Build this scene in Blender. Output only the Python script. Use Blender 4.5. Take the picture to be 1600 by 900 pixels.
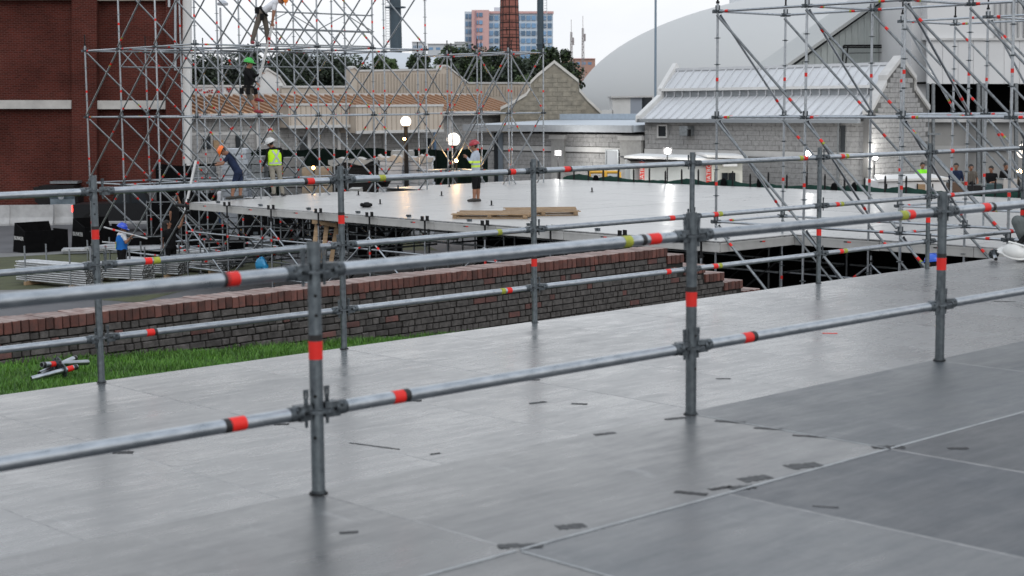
import bpy, bmesh, math, random
import numpy as np
from mathutils import Vector, Matrix, Quaternion
random.seed(7); rng = np.random.default_rng(7)
scene = bpy.context.scene
col = scene.collection
for o in list(bpy.data.objects): bpy.data.objects.remove(o)

# ------------------------------------------------------------------ camera
CZ = 4.9                                   # camera height above the yard
FPX, PIT, ROL = 2479.26, 0.1144, -0.0075   # focal length (px at 1600 wide), pitch, roll
_cp, _sp, _cr, _sr = math.cos(PIT), math.sin(PIT), math.cos(ROL), math.sin(ROL)
_R = Vector((1, 0, 0)); _U = Vector((0, _sp, _cp)); _F = Vector((0, _cp, -_sp))
_R2 = _R*_cr + _U*_sr; _U2 = -_R*_sr + _U*_cr
cam_data = bpy.data.cameras.new('camera'); cam = bpy.data.objects.new('camera', cam_data); col.objects.link(cam)
M = Matrix.Identity(4)
for r in range(3):
    M[r][0] = _R2[r]; M[r][1] = _U2[r]; M[r][2] = -_F[r]
M.translation = Vector((0, 0, CZ)); cam.matrix_world = M
cam_data.sensor_width = 36; cam_data.lens = FPX/1600*36
cam_data.clip_start = 0.1; cam_data.clip_end = 3000
cam_data.dof.use_dof = True; cam_data.dof.focus_distance = 21.0; cam_data.dof.aperture_fstop = 4.6
scene.camera = cam

# ------------------------------------------------------------------ sky, sun, exposure
SUN_EL, SUN_AZ = math.radians(38), math.radians(160)     # azimuth clockwise from +Y
world = bpy.data.worlds.new('World'); scene.world = world; world.use_nodes = True
wn, wl = world.node_tree.nodes, world.node_tree.links
wn.clear()
wo = wn.new('ShaderNodeOutputWorld'); bg = wn.new('ShaderNodeBackground')
sky = wn.new('ShaderNodeTexSky'); sky.sky_type = 'NISHITA'; sky.sun_disc = False
sky.sun_elevation = SUN_EL; sky.sun_rotation = SUN_AZ
sky.air_density = 1.0; sky.dust_density = 5.0; sky.ozone_density = 1.0; sky.altitude = 0
hs = wn.new('ShaderNodeHueSaturation'); hs.inputs['Saturation'].default_value = 0.14
mixs = wn.new('ShaderNodeMix'); mixs.data_type = 'RGBA'; mixs.inputs[0].default_value = 0.9
wt = wn.new('ShaderNodeTexCoord'); wz = wn.new('ShaderNodeTexNoise'); wz.inputs['Scale'].default_value = 2.2; wz.inputs['Detail'].default_value = 5; wz.inputs['Roughness'].default_value = .55
wmp = wn.new('ShaderNodeMapping'); wmp.inputs['Scale'].default_value = (1, 1, 2.6); wl.new(wt.outputs['Generated'], wmp.inputs[0]); wl.new(wmp.outputs[0], wz.inputs['Vector'])
wr = wn.new('ShaderNodeValToRGB'); wr.color_ramp.elements[0].position = .3; wr.color_ramp.elements[1].position = .7      # even layer of soft cloud over the clear sky
wr.color_ramp.elements[0].color = (.72, .755, .81, 1); wr.color_ramp.elements[1].color = (1, 1, 1, 1)
wm2 = wn.new('ShaderNodeVectorMath'); wm2.operation = 'SCALE'; wm2.inputs['Scale'].default_value = 12.5
wsp = wn.new('ShaderNodeSeparateXYZ'); wl.new(wt.outputs['Generated'], wsp.inputs[0])
wg = wn.new('ShaderNodeValToRGB'); wg.color_ramp.elements[0].position = .0; wg.color_ramp.elements[1].position = .75      # dusk overcast: paler at the horizon, bluer overhead
wg.color_ramp.elements[0].color = (1.0, .99, .97, 1); wg.color_ramp.elements[1].color = (.86, .92, 1.0, 1); wl.new(wsp.outputs[2], wg.inputs[0])
wmul = wn.new('ShaderNodeMix'); wmul.data_type = 'RGBA'; wmul.blend_type = 'MULTIPLY'; wmul.inputs[0].default_value = 1
wl.new(wz.outputs[0], wr.inputs[0]); wl.new(wr.outputs[0], wmul.inputs[6]); wl.new(wg.outputs[0], wmul.inputs[7]); wl.new(wmul.outputs[2], wm2.inputs[0]); wl.new(wm2.outputs[0], mixs.inputs[7])
wl.new(sky.outputs[0], hs.inputs['Color']); wl.new(hs.outputs[0], mixs.inputs[6])
wl.new(mixs.outputs[2], bg.inputs[0]); bg.inputs[1].default_value = 0.105
wl.new(bg.outputs[0], wo.inputs[0])
sun_d = bpy.data.lights.new('sun', 'SUN'); sun_d.energy = 0.7; sun_d.angle = math.radians(40); sun_d.color = (1, .96, .9)
sun = bpy.data.objects.new('sun', sun_d); col.objects.link(sun)
sun.rotation_euler = (math.pi/2 - SUN_EL, 0, math.pi - SUN_AZ)
sun.location = (0, 0, 40)
vs = scene.view_settings; vs.view_transform = 'Standard'; vs.look = 'None'; vs.exposure = 0.0; vs.gamma = 1.0; vs.use_curve_mapping = False

# ------------------------------------------------------------------ geometry helpers
def ray(px, py):
    a = (px-800)/FPX; b = (450-py)/FPX
    return _R2*a + _U2*b + _F
def atY(px, py, Y):            # the point seen at a photo pixel, Y metres ahead
    r = ray(px, py); p = r*(Y/r.y); return Vector((p.x, p.y, p.z+CZ))
def atZ(px, py, z):            # the point seen at a photo pixel on the level z above the yard
    r = ray(px, py); p = r*((z-CZ)/r.z); return Vector((p.x, p.y, z))

class MB:
    def __init__(s): s.v = []; s.f = []; s.m = []
    def add(s, vs, fs, m=0):
        b = len(s.v); s.v += [tuple(v) for v in vs]
        s.f += [tuple(i+b for i in f) for f in fs]; s.m += [m]*len(fs)
    def box(s, c, d, m=0, rz=0.0, M=None):
        x, y, z = d[0]/2, d[1]/2, d[2]/2
        vs = [Vector((sx*x, sy*y, sz*z)) for sz in (-1, 1) for sx, sy in ((-1, -1), (1, -1), (1, 1), (-1, 1))]
        if M is not None: vs = [M@v for v in vs]
        elif rz:
            R = Matrix.Rotation(rz, 3, 'Z'); vs = [R@v for v in vs]
        c = Vector(c)
        s.add([v+c for v in vs], [(3, 2, 1, 0), (4, 5, 6, 7), (0, 1, 5, 4), (1, 2, 6, 5), (2, 3, 7, 6), (3, 0, 4, 7)], m)
    def hexa(s, p, m=0):       # eight corners, bottom ring then top ring
        s.add(p, [(3, 2, 1, 0), (4, 5, 6, 7), (0, 1, 5, 4), (1, 2, 6, 5), (2, 3, 7, 6), (3, 0, 4, 7)], m)
    def cyl(s, a, b, r0, r1=None, n=12, m=0, caps=True):
        a = Vector(a); b = Vector(b); r1 = r0 if r1 is None else r1
        d = (b-a).normalized(); t = Vector((1, 0, 0)) if abs(d.x) < .9 else Vector((0, 1, 0))
        e1 = d.cross(t).normalized(); e2 = d.cross(e1)
        vs = []
        for p, r in ((a, r0), (b, r1)):
            for k in range(n):
                w = 2*math.pi*k/n; vs.append(p+e1*(r*math.cos(w))+e2*(r*math.sin(w)))
        fs = [(k+n, (k+1) % n+n, (k+1) % n, k) for k in range(n)]
        if caps: fs += [tuple(range(n)), tuple(reversed(range(n, 2*n)))]
        s.add(vs, fs, m)
    def lathe(s, prof, n=16, m=0, c=(0, 0, 0), sx=1, sy=1):
        c = Vector(c); vs = []; fs = []
        for r, z in prof:
            for k in range(n):
                w = 2*math.pi*k/n; vs.append(c+Vector((r*sx*math.cos(w), r*sy*math.sin(w), z)))
        for i in range(len(prof)-1):
            for k in range(n):
                fs.append((i*n+k, i*n+(k+1) % n, (i+1)*n+(k+1) % n, (i+1)*n+k))
        s.add(vs, fs, m)
    def prism(s, poly, off, m=0):     # closed 3-D polygon swept by the vector off
        n = len(poly); off = Vector(off); vs = [Vector(p) for p in poly]+[Vector(p)+off for p in poly]
        fs = [tuple(range(n)), tuple(reversed(range(n, 2*n)))]+[(k+n, (k+1) % n+n, (k+1) % n, k) for k in range(n)]
        s.add(vs, fs, m)
    def mesh(s, name, mats, smooth=False, fix=True):
        me = bpy.data.meshes.new(name); me.from_pydata(s.v, [], s.f)
        for m in mats: me.materials.append(m)
        me.polygons.foreach_set('material_index', s.m)
        if fix:
            b = bmesh.new(); b.from_mesh(me); bmesh.ops.recalc_face_normals(b, faces=b.faces); b.to_mesh(me); b.free()
        if smooth: smooth_mesh(me)
        me.update(); return me
def smooth_mesh(me, ang=40):
    me.polygons.foreach_set('use_smooth', [True]*len(me.polygons))
    try: me.set_sharp_from_angle(angle=math.radians(ang))
    except Exception: pass
def link(name, me, parent=None, loc=(0, 0, 0), rz=0.0):
    o = bpy.data.objects.new(name, me); col.objects.link(o); o.location = loc
    if rz: o.rotation_euler = (0, 0, rz)
    if parent is not None: o.parent = parent
    return o
def tag(o, label=None, cat=None, group=None, kind=None):
    if label: o['label'] = label
    if cat: o['category'] = cat
    if group: o['group'] = group
    if kind: o['kind'] = kind
    return o
def empty(name, loc=(0, 0, 0), label=None, cat=None, group=None, kind=None, rz=0.0):
    o = bpy.data.objects.new(name, None); o.empty_display_size = .2; col.objects.link(o); o.location = loc
    o.rotation_euler = (0, 0, rz)
    return tag(o, label, cat, group, kind)
def part(name, mb, mats, parent, smooth=False, origin=None):
    """mesh given in world coordinates, hung under an unrotated parent"""
    w = Vector((0, 0, 0)); p = parent
    while p is not None: w += p.location; p = p.parent
    me = mb.mesh(name, mats if isinstance(mats, (list, tuple)) else [mats], smooth)
    me.transform(Matrix.Translation(-w))
    return link(name, me, parent)
def top(name, mb, mats, label, cat, group=None, kind=None, smooth=False):
    me = mb.mesh(name, mats if isinstance(mats, (list, tuple)) else [mats], smooth)
    c = np.array(mb.v); base = Vector((c[:, 0].mean(), c[:, 1].mean(), c[:, 2].min()))
    me.transform(Matrix.Translation(-base))
    return tag(link(name, me, None, base), label, cat, group, kind)
_cache = {}
def cached(key, fn):
    if key not in _cache: _cache[key] = fn()
    return _cache[key]
def aim(o, d):
    o.rotation_mode = 'QUATERNION'; o.rotation_quaternion = Vector((0, 0, 1)).rotation_difference(Vector(d).normalized())

# ------------------------------------------------------------------ materials
def nodes(m): m.use_nodes = True; return m.node_tree.nodes, m.node_tree.links
def mat(name, c, rough=.6, metal=0.0, var=0.0, scale=6.0, bump=0.0, bscale=40.0, stretch=None, c2=None, spec=.5, objvar=0.0, detail=6, emis=None, es=0.0, coat=0.0):
    m = bpy.data.materials.new(name); N, L = nodes(m); b = N['Principled BSDF']
    b.inputs['Base Color'].default_value = (*c, 1); b.inputs['Roughness'].default_value = rough
    b.inputs['Metallic'].default_value = metal; b.inputs['Specular IOR Level'].default_value = spec; b.inputs['Coat Weight'].default_value = coat; b.inputs['Coat Roughness'].default_value = .2
    if coat: b.inputs['Coat Weight'].default_value = coat
    if emis: b.inputs['Emission Color'].default_value = (*emis, 1); b.inputs['Emission Strength'].default_value = es
    tc = N.new('ShaderNodeTexCoord'); src = tc.outputs['Object']
    if stretch:
        mp = N.new('ShaderNodeMapping'); mp.inputs['Scale'].default_value = stretch; L.new(src, mp.inputs[0]); src = mp.outputs[0]
    last = None
    if var or c2:
        oi = N.new('ShaderNodeObjectInfo'); ad = N.new('ShaderNodeVectorMath'); ad.operation = 'ADD'
        sc = N.new('ShaderNodeMath'); sc.operation = 'MULTIPLY'; sc.inputs[1].default_value = 37.0
        L.new(oi.outputs['Random'], sc.inputs[0]); L.new(src, ad.inputs[0]); L.new(sc.outputs[0], ad.inputs[1])
        nz = N.new('ShaderNodeTexNoise'); nz.inputs['Scale'].default_value = scale; nz.inputs['Detail'].default_value = detail
        nz.inputs['Roughness'].default_value = .62
        L.new(ad.outputs[0], nz.inputs['Vector'])
        rp = N.new('ShaderNodeValToRGB'); rp.color_ramp.elements[0].position = .32; rp.color_ramp.elements[1].position = .68
        a = c2 if c2 else tuple(x*(1-var) for x in c); z = c if c2 else tuple(min(1, x*(1+var)) for x in c)
        rp.color_ramp.elements[0].color = (*a, 1); rp.color_ramp.elements[1].color = (*z, 1)
        L.new(nz.outputs[0], rp.inputs[0]); last = rp.outputs[0]
        rr = N.new('ShaderNodeMapRange'); rr.inputs[3].default_value = max(.03, rough-.1); rr.inputs[4].default_value = min(1, rough+.1)
        L.new(nz.outputs[0], rr.inputs[0]); L.new(rr.outputs[0], b.inputs['Roughness'])
    if objvar:
        oi2 = N.new('ShaderNodeObjectInfo'); mr = N.new('ShaderNodeMapRange'); mr.inputs[3].default_value = 1-objvar; mr.inputs[4].default_value = 1+objvar
        L.new(oi2.outputs['Random'], mr.inputs[0])
        mx = N.new('ShaderNodeMix'); mx.data_type = 'RGBA'; mx.blend_type = 'MULTIPLY'; mx.inputs[0].default_value = 1
        cb = N.new('ShaderNodeCombineColor')
        for k in range(3): L.new(mr.outputs[0], cb.inputs[k])
        if last is not None: L.new(last, mx.inputs[6])
        else: mx.inputs[6].default_value = (*c, 1)
        L.new(cb.outputs[0], mx.inputs[7]); last = mx.outputs[2]
    if last is not None: L.new(last, b.inputs['Base Color'])
    if bump:
        n2 = N.new('ShaderNodeTexNoise'); n2.inputs['Scale'].default_value = bscale; n2.inputs['Detail'].default_value = 4
        L.new(src, n2.inputs['Vector']); bp = N.new('ShaderNodeBump'); bp.inputs['Strength'].default_value = bump; bp.inputs['Distance'].default_value = .01
        L.new(n2.outputs[0], bp.inputs['Height']); L.new(bp.outputs[0], b.inputs['Normal'])
    return m
def brickmat(name, c1, c2, mortar, bw=.22, bh=.07, ms=.012, axis='XZ', stain=.5):
    m = bpy.data.materials.new(name); N, L = nodes(m); b = N['Principled BSDF']; b.inputs['Roughness'].default_value = .9
    b.inputs['Specular IOR Level'].default_value = .05
    tc = N.new('ShaderNodeTexCoord'); sp = N.new('ShaderNodeSeparateXYZ'); cb = N.new('ShaderNodeCombineXYZ'); L.new(tc.outputs['Object'], sp.inputs[0])
    ad = N.new('ShaderNodeMath'); ad.operation = 'ADD'; L.new(sp.outputs[0], ad.inputs[0]); L.new(sp.outputs[1], ad.inputs[1])
    L.new(ad.outputs[0], cb.inputs[0]); L.new(sp.outputs[2], cb.inputs[1])
    bt = N.new('ShaderNodeTexBrick'); L.new(cb.outputs[0], bt.inputs[0])
    bt.inputs['Color1'].default_value = (*c1, 1); bt.inputs['Color2'].default_value = (*c2, 1); bt.inputs['Mortar'].default_value = (*mortar, 1)
    bt.inputs['Scale'].default_value = 1; bt.inputs['Brick Width'].default_value = bw; bt.inputs['Row Height'].default_value = bh; bt.inputs['Mortar Size'].default_value = ms
    nz = N.new('ShaderNodeTexNoise'); nz.inputs['Scale'].default_value = .35; nz.inputs['Detail'].default_value = 7; L.new(cb.outputs[0], nz.inputs['Vector'])
    rp = N.new('ShaderNodeMapRange'); rp.inputs[1].default_value = .3; rp.inputs[2].default_value = .7; rp.inputs[3].default_value = 1-stain; rp.inputs[4].default_value = 1.15
    L.new(nz.outputs[0], rp.inputs[0])
    mx = N.new('ShaderNodeMix'); mx.data_type = 'RGBA'; mx.blend_type = 'MULTIPLY'; mx.inputs[0].default_value = 1
    cc = N.new('ShaderNodeCombineColor')
    for k in range(3): L.new(rp.outputs[0], cc.inputs[k])
    L.new(bt.outputs['Color'], mx.inputs[6]); L.new(cc.outputs[0], mx.inputs[7]); L.new(mx.outputs[2], b.inputs['Base Color'])
    bp = N.new('ShaderNodeBump'); bp.inputs['Strength'].default_value = .8; bp.inputs['Distance'].default_value = .02
    iv = N.new('ShaderNodeMath'); iv.operation = 'SUBTRACT'; iv.inputs[0].default_value = 1; L.new(bt.outputs['Fac'], iv.inputs[1])
    L.new(iv.outputs[0], bp.inputs['Height']); L.new(bp.outputs[0], b.inputs['Normal'])
    return m
def deckmat(name, c, c2, rough, mesh=False, objvar=.16, streak=1.0, wear=(.17, .175, .18), spec=.85, coat=0.0):
    """phenolic-faced plywood: scuffed, half glossy, dirty in long smears"""
    m = bpy.data.materials.new(name); N, L = nodes(m); b = N['Principled BSDF']; b.inputs['Specular IOR Level'].default_value = spec; b.inputs['Coat Weight'].default_value = coat; b.inputs['Coat Roughness'].default_value = .2
    tc = N.new('ShaderNodeTexCoord'); oi = N.new('ShaderNodeObjectInfo')
    sc = N.new('ShaderNodeMath'); sc.operation = 'MULTIPLY'; sc.inputs[1].default_value = 53.0; L.new(oi.outputs['Random'], sc.inputs[0])
    ad = N.new('ShaderNodeVectorMath'); ad.operation = 'ADD'; L.new(tc.outputs['Object'], ad.inputs[0]); L.new(sc.outputs[0], ad.inputs[1])
    def noise(scale, det, ro, st):
        mp = N.new('ShaderNodeMapping'); mp.inputs['Scale'].default_value = st; L.new(ad.outputs[0], mp.inputs[0])
        n = N.new('ShaderNodeTexNoise'); n.inputs['Scale'].default_value = scale; n.inputs['Detail'].default_value = det; n.inputs['Roughness'].default_value = ro
        L.new(mp.outputs[0], n.inputs['Vector']); return n.outputs[0]
    n1 = noise(1.5, 10, .70, (1, 1, 1)); n2 = noise(6.0, 8, .66, (1, .3, 1)); n3 = noise(30, 4, .6, (1, 1, 1)); n4 = noise(9, 8, .72, (.25, 1.3, 1))
    r1 = N.new('ShaderNodeValToRGB'); r1.color_ramp.elements[0].position = .3; r1.color_ramp.elements[1].position = .7
    r1.color_ramp.elements[0].color = (*c2, 1); r1.color_ramp.elements[1].color = (*c, 1); L.new(n1, r1.inputs[0])
    sm = N.new('ShaderNodeMapRange'); sm.inputs[1].default_value = .62; sm.inputs[2].default_value = .78; sm.inputs[3].default_value = 0; sm.inputs[4].default_value = .62*streak; L.new(n2, sm.inputs[0])
    mx = N.new('ShaderNodeMix'); mx.data_type = 'RGBA'; L.new(sm.outputs[0], mx.inputs[0]); L.new(r1.outputs[0], mx.inputs[6]); mx.inputs[7].default_value = (*[x*.42 for x in c2], 1)
    sw = N.new('ShaderNodeMapRange'); sw.inputs[1].default_value = .28; sw.inputs[2].default_value = .38; sw.inputs[3].default_value = .45*streak; sw.inputs[4].default_value = 0; L.new(n2, sw.inputs[0])
    mw = N.new('ShaderNodeMix'); mw.data_type = 'RGBA'; L.new(sw.outputs[0], mw.inputs[0]); L.new(mx.outputs[2], mw.inputs[6]); mw.inputs[7].default_value = (*wear, 1)
    sp = N.new('ShaderNodeMapRange'); sp.inputs[1].default_value = .70; sp.inputs[2].default_value = .76; sp.inputs[3].default_value = 0; sp.inputs[4].default_value = .5*streak; L.new(n3, sp.inputs[0])
    mz = N.new('ShaderNodeMix'); mz.data_type = 'RGBA'; L.new(sp.outputs[0], mz.inputs[0]); L.new(mw.outputs[2], mz.inputs[6]); mz.inputs[7].default_value = (.05, .05, .05, 1)
    mr = N.new('ShaderNodeMapRange'); mr.inputs[3].default_value = 1-objvar; mr.inputs[4].default_value = 1+objvar; L.new(oi.outputs['Random'], mr.inputs[0])
    cc = N.new('ShaderNodeCombineColor')
    for k in range(3): L.new(mr.outputs[0], cc.inputs[k])
    mo = N.new('ShaderNodeMix'); mo.data_type = 'RGBA'; mo.blend_type = 'MULTIPLY'; mo.inputs[0].default_value = 1
    n5 = noise(2.6, 3, .5, (1, .5, 1)); sb = N.new('ShaderNodeMath'); sb.operation = 'SUBTRACT'; sb.inputs[1].default_value = .5; L.new(n5, sb.inputs[0]); ab_ = N.new('ShaderNodeMath'); ab_.operation = 'ABSOLUTE'; L.new(sb.outputs[0], ab_.inputs[0])
    sr_ = N.new('ShaderNodeMapRange'); sr_.inputs[1].default_value = .0; sr_.inputs[2].default_value = .006; sr_.inputs[3].default_value = .13*streak; sr_.inputs[4].default_value = 0; L.new(ab_.outputs[0], sr_.inputs[0])
    mq = N.new('ShaderNodeMix'); mq.data_type = 'RGBA'; L.new(sr_.outputs[0], mq.inputs[0]); L.new(mz.outputs[2], mq.inputs[6]); mq.inputs[7].default_value = (*wear, 1)
    L.new(mq.outputs[2], mo.inputs[6]); L.new(cc.outputs[0], mo.inputs[7]); L.new(mo.outputs[2], b.inputs['Base Color'])
    ro = N.new('ShaderNodeMapRange'); ro.inputs[1].default_value = .3; ro.inputs[2].default_value = .7; ro.inputs[3].default_value = rough-.10; ro.inputs[4].default_value = rough+.22
    nav = N.new('ShaderNodeMath'); nav.operation = 'ADD'; nav.use_clamp = False; L.new(n1, nav.inputs[0]); L.new(n4, nav.inputs[1]); nah = N.new('ShaderNodeMath'); nah.operation = 'MULTIPLY'; nah.inputs[1].default_value = .5; L.new(nav.outputs[0], nah.inputs[0]); L.new(nah.outputs[0], ro.inputs[0]); L.new(ro.outputs[0], b.inputs['Roughness']); L.new(ro.outputs[0], b.inputs['Coat Roughness'])
    bp = N.new('ShaderNodeBump'); bp.inputs['Strength'].default_value = .05; bp.inputs['Distance'].default_value = .004; L.new(n4, bp.inputs['Height'])
    out = bp.outputs[0]
    if mesh:
        for ax in ('X', 'Y'):
            w = N.new('ShaderNodeTexWave'); w.wave_type = 'BANDS'; w.bands_direction = ax; w.inputs['Scale'].default_value = 26
            L.new(tc.outputs['Object'], w.inputs['Vector'])
            b2 = N.new('ShaderNodeBump'); b2.inputs['Strength'].default_value = .22; b2.inputs['Distance'].default_value = .003
            L.new(w.outputs[1], b2.inputs['Height']); L.new(out, b2.inputs['Normal']); out = b2.outputs[0]
    L.new(out, b.inputs['Normal'])
    return m
GALV = mat('galvanised_steel', (.47, .495, .52), .30, 1.0, c2=(.30, .325, .35), scale=38, bump=.05, bscale=120, objvar=.14, stretch=(1, 1, .35))
POSTM = mat('dull_shaded_galvanised_steel', (.19, .215, .23), .36, 1.0, c2=(.115, .132, .145), scale=30, bump=.05, bscale=140, objvar=.12)  # dark surroundings mirrored by the posts, put into the base colour
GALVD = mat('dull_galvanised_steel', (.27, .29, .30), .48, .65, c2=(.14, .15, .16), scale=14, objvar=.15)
CAST = mat('dark_cast_steel', (.15, .17, .185), .45, .75, c2=(.05, .058, .065), scale=40, objvar=.2)
BLACKST = mat('black_steel', (.012, .012, .013), .6, .0, var=.3, spec=.2)
HOLE = mat('hole_black', (.004, .004, .004), .9)
TRED = mat('red_marker_tape', (.66, .012, .006), .55, var=.12, scale=9, objvar=.1)
TBLK = mat('black_marker_tape', (.012, .010, .010), .55)
TYEL = mat('yellow_marker_tape', (.42, .45, .03), .6, c2=(.20, .22, .03), scale=40)
DECK = deckmat('grey_film_plywood', (.078, .080, .082), (.036, .040, .045), .23, streak=1.5, coat=.8)
DECKD = deckmat('dark_shaded_film_plywood', (.024, .031, .040), (.014, .019, .026), .34, streak=1.0, wear=(.08, .09, .10), spec=.55, coat=.15)  # darkest step of the deck's light falloff, put into the board colour
DECKB = deckmat('blue_grey_shaded_film_plywood', (.042, .052, .062), (.026, .033, .041), .28, streak=1.2, wear=(.12, .13, .14), spec=.7, coat=.25)  # middle step of the falloff towards the near right, put into the colour
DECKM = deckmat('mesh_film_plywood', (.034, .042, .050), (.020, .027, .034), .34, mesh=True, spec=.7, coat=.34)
DECKU = deckmat('worn_shaded_film_plywood', (.062, .064, .066), (.028, .031, .035), .26, streak=1.8, coat=.42)  # worn boards, toned as the first step of the painted falloff
EDGE = mat('pale_plywood_edge', (.30, .30, .30), .7, var=.3, scale=9)
STAGE = deckmat('pale_stage_plywood', (.42, .413, .398), (.34, .335, .324), .29, objvar=.07, streak=.5, wear=(.5, .5, .5))
FASC = mat('white_board', (.42, .415, .40), .55, var=.12, scale=3, objvar=.05)
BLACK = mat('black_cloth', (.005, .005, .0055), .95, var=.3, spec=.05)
RUB = mat('black_rubber', (.008, .008, .0085), .7, spec=.2)
WOODP = mat('pale_timber', (.37, .255, .15), .8, c2=(.20, .13, .075), scale=5, stretch=(1, 1, 8), objvar=.2)
WHITEP = mat('white_paint', (.62, .62, .61), .5, var=.06, scale=2)
# ------------------------------------------------------------------ ground, lawn
def sheet(name, pts, z, m, label=None, kind='structure', n=1):
    mb = MB(); mb.add([(x, y, z) for x, y in pts], [tuple(range(len(pts)))])
    o = link(name, mb.mesh(name, [m], fix=False)); tag(o, label, None, None, kind); return o
ASPH = mat('asphalt', (.085, .085, .09), .85, var=.25, scale=.6, bump=.3, bscale=30)
CONC = mat('concrete', (.17, .17, .168), .85, var=.18, scale=1.2, bump=.2, bscale=20)
DRYG = mat('dry_grass_ground', (.075, .082, .034), .95, c2=(.038, .042, .018), scale=1.5, bump=.6, bscale=14)
sheet('ground', [(-1500, -300), (1500, -300), (1500, 2500), (-1500, 2500)], 0, ASPH)
def gz(px, py): return tuple(atZ(px, py, 0)[:2])
sheet('grass_verge', [(-45, 50.0), (-18.5, 52.4), (-10, 56.5), (-7, 50), (-9.5, 40), (-13.5, 42.2), (-45, 36.5)], .004, DRYG)
sheet('grass_verge', [(-9.0, 62.5), (-4.0, 60), (-2.5, 54.0), (-8.5, 55)], .004, DRYG)
sheet('path', [(-45, 53.4), (-16, 54.2), (-9, 60.2), (-9, 57.6), (-17.5, 52.4), (-45, 50.8)], .008, CONC)
sheet('yard_path', [(-45, 34), (-12.6, 39.0), (-11.9, 42.6), (-13.2, 43.1), (-45, 37.5)], .008, CONC)

TH = .7605
A0 = Vector((-.7011, 5.5837)); B0 = Vector((-2.7973, 10.7063)); LB = 2.07
uN = Vector((math.cos(TH), math.sin(TH), 0)); vN = Vector((-math.sin(TH), math.cos(TH), 0))
ZU, ZL = CZ-1.382, CZ-1.860          # upper and lower deck levels

def panel_mesh(w, d, top_m, t=.021):
    def mk():
        mb = MB(); x, y = w/2-.0015, d/2-.0015; c = .004
        ring = lambda q, z: [(-x+q, -y+q, z), (x-q, -y+q, z), (x-q, y-q, z), (-x+q, y-q, z)]
        mb.add(ring(0, -t)+ring(0, -c*.6), [(3, 2, 1, 0)]+[(k, (k+1) % 4, (k+1) % 4+4, k+4) for k in range(4)], 1)
        mb.add(ring(0, -c*.6)+ring(c, 0), [(k, (k+1) % 4, (k+1) % 4+4, k+4) for k in range(4)], 1)
        mb.add(ring(c, 0), [(0, 1, 2, 3)], 0)
        return mb.mesh('deck_panel', [top_m, EDGE], fix=False)
    return cached(('panel', round(w, 3), round(d, 3), top_m.name), mk)
def lay(parent, a0, a1, b0, b1, z, m, name='deck_panel'):
    o = link(name, panel_mesh(a1-a0, b1-b0, m), parent, ((a0+a1)/2, (b0+b1)/2, z+random.uniform(-.0006, .0006)))
    o.rotation_euler = (random.uniform(-.0003, .0003), random.uniform(-.0003, .0003), random.uniform(-.0004, .0004))
    return o
upper = empty('upper_deck', (A0.x, A0.y, ZU), kind='structure', rz=TH)
lower = empty('lower_deck', (A0.x, A0.y, ZL), kind='structure', rz=TH)
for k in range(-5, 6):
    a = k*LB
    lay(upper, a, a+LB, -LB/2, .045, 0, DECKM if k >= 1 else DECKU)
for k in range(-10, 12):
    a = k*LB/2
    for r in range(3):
        lay(upper, a, a+LB/2, -LB/2-LB*(r+1), -LB/2-LB*r, 0, DECKU if (k, r) == (-1, 0) else DECKB if k <= 0 else DECKD)  # boards darken rightwards by material, standing in for falling light
for k in range(-7, 17):
    a = -.06+k*LB/2
    for r in range(3):
        b1 = 5.225-LB*r; b0 = b1-LB
        if r == 2: b0 = -.55
        lay(lower, a, a+LB/2, b0, b1, 0, DECKM if (r == 2 and k <= 0) or (r == 1 and k == -3) else DECK)
STRIP = mat('aluminium_joint_strip', (.40, .42, .43), .5, .3, c2=(.25, .26, .27), scale=12)
for k in range(-5, 6):
    mb = MB(); mb.box((0, 0, 0), (LB-.02, .011, .003)); link('joint_strip', mb.mesh('joint_strip', [STRIP]), upper, ((k+.5)*LB, -LB/2, .0012))
for a_, b0_, b1_ in ((0, -LB/2, -3*LB/2), (LB, 0, -LB/2)):
    mb = MB(); mb.box((0, 0, 0), (.008, abs(b1_-b0_)-.03, .0025)); link('joint_strip', mb.mesh('joint_strip', [STRIP]), upper, (a_, (b0_+b1_)/2, .001))
mb = MB(); mb.box((0, .03, -.085), (24, .045, .12))
link('edge_beam', mb.mesh('edge_beam', [GALVD]), upper)
mb = MB(); mb.box((5, 5.16, -.075), (30, .05, .1))
link('edge_beam', mb.mesh('edge_beam', [GALVD]), lower)
# joists and legs that carry the decks
for k in range(-3, 8):
    for dk, par, zz, bs in ((0, upper, ZU, (-2.07, -6.2)), (0, lower, ZL, (0.35, 2.6))):
        mb = MB()
        for b in bs: mb.cyl((k*LB, b, -zz), (k*LB, b, -.15), .0242, n=8)
        mb.cyl((k*LB, bs[0], -.13), (k*LB, bs[1], -.13), .0242, n=8)
        link('support_frame', mb.mesh('support_frame', [GALVD], True), par)
# scraps of black tape and dirt stuck to the boards
TAPEK = mat('black_gaffer_tape', (.008, .008, .009), .6, c2=(.03, .03, .032), scale=60, spec=.3)
TAPEG = mat('dirty_grey_tape', (.012, .013, .014), .55, c2=(.05, .053, .057), scale=50, spec=.4)
PINK = mat('red_scrap', (.6, .06, .05), .6)
def strip(px, py, z, par, L, w, ang, m):
    p = atZ(px, py, z); d = Vector((p.x-A0.x, p.y-A0.y, 0)); a, b = d.dot(uN), d.dot(vN)
    n = 15; up = []; dn = []
    for k in range(n):
        x = -L/2+L*k/(n-1); j = random.uniform(-.18, .18)*w
        up.append((x+random.uniform(-.1, .1)*w, w/2+j, 0)); dn.append((x, -w/2+random.uniform(-.16, .16)*w, 0))
    mb = MB(); poly = up+dn[::-1]; mb.prism(poly, (0, 0, .0008))
    o = link('tape_strip', mb.mesh('tape_strip', [m]), par, (a, b, .0012)); o.rotation_euler = (0, 0, ang-TH); return o
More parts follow.
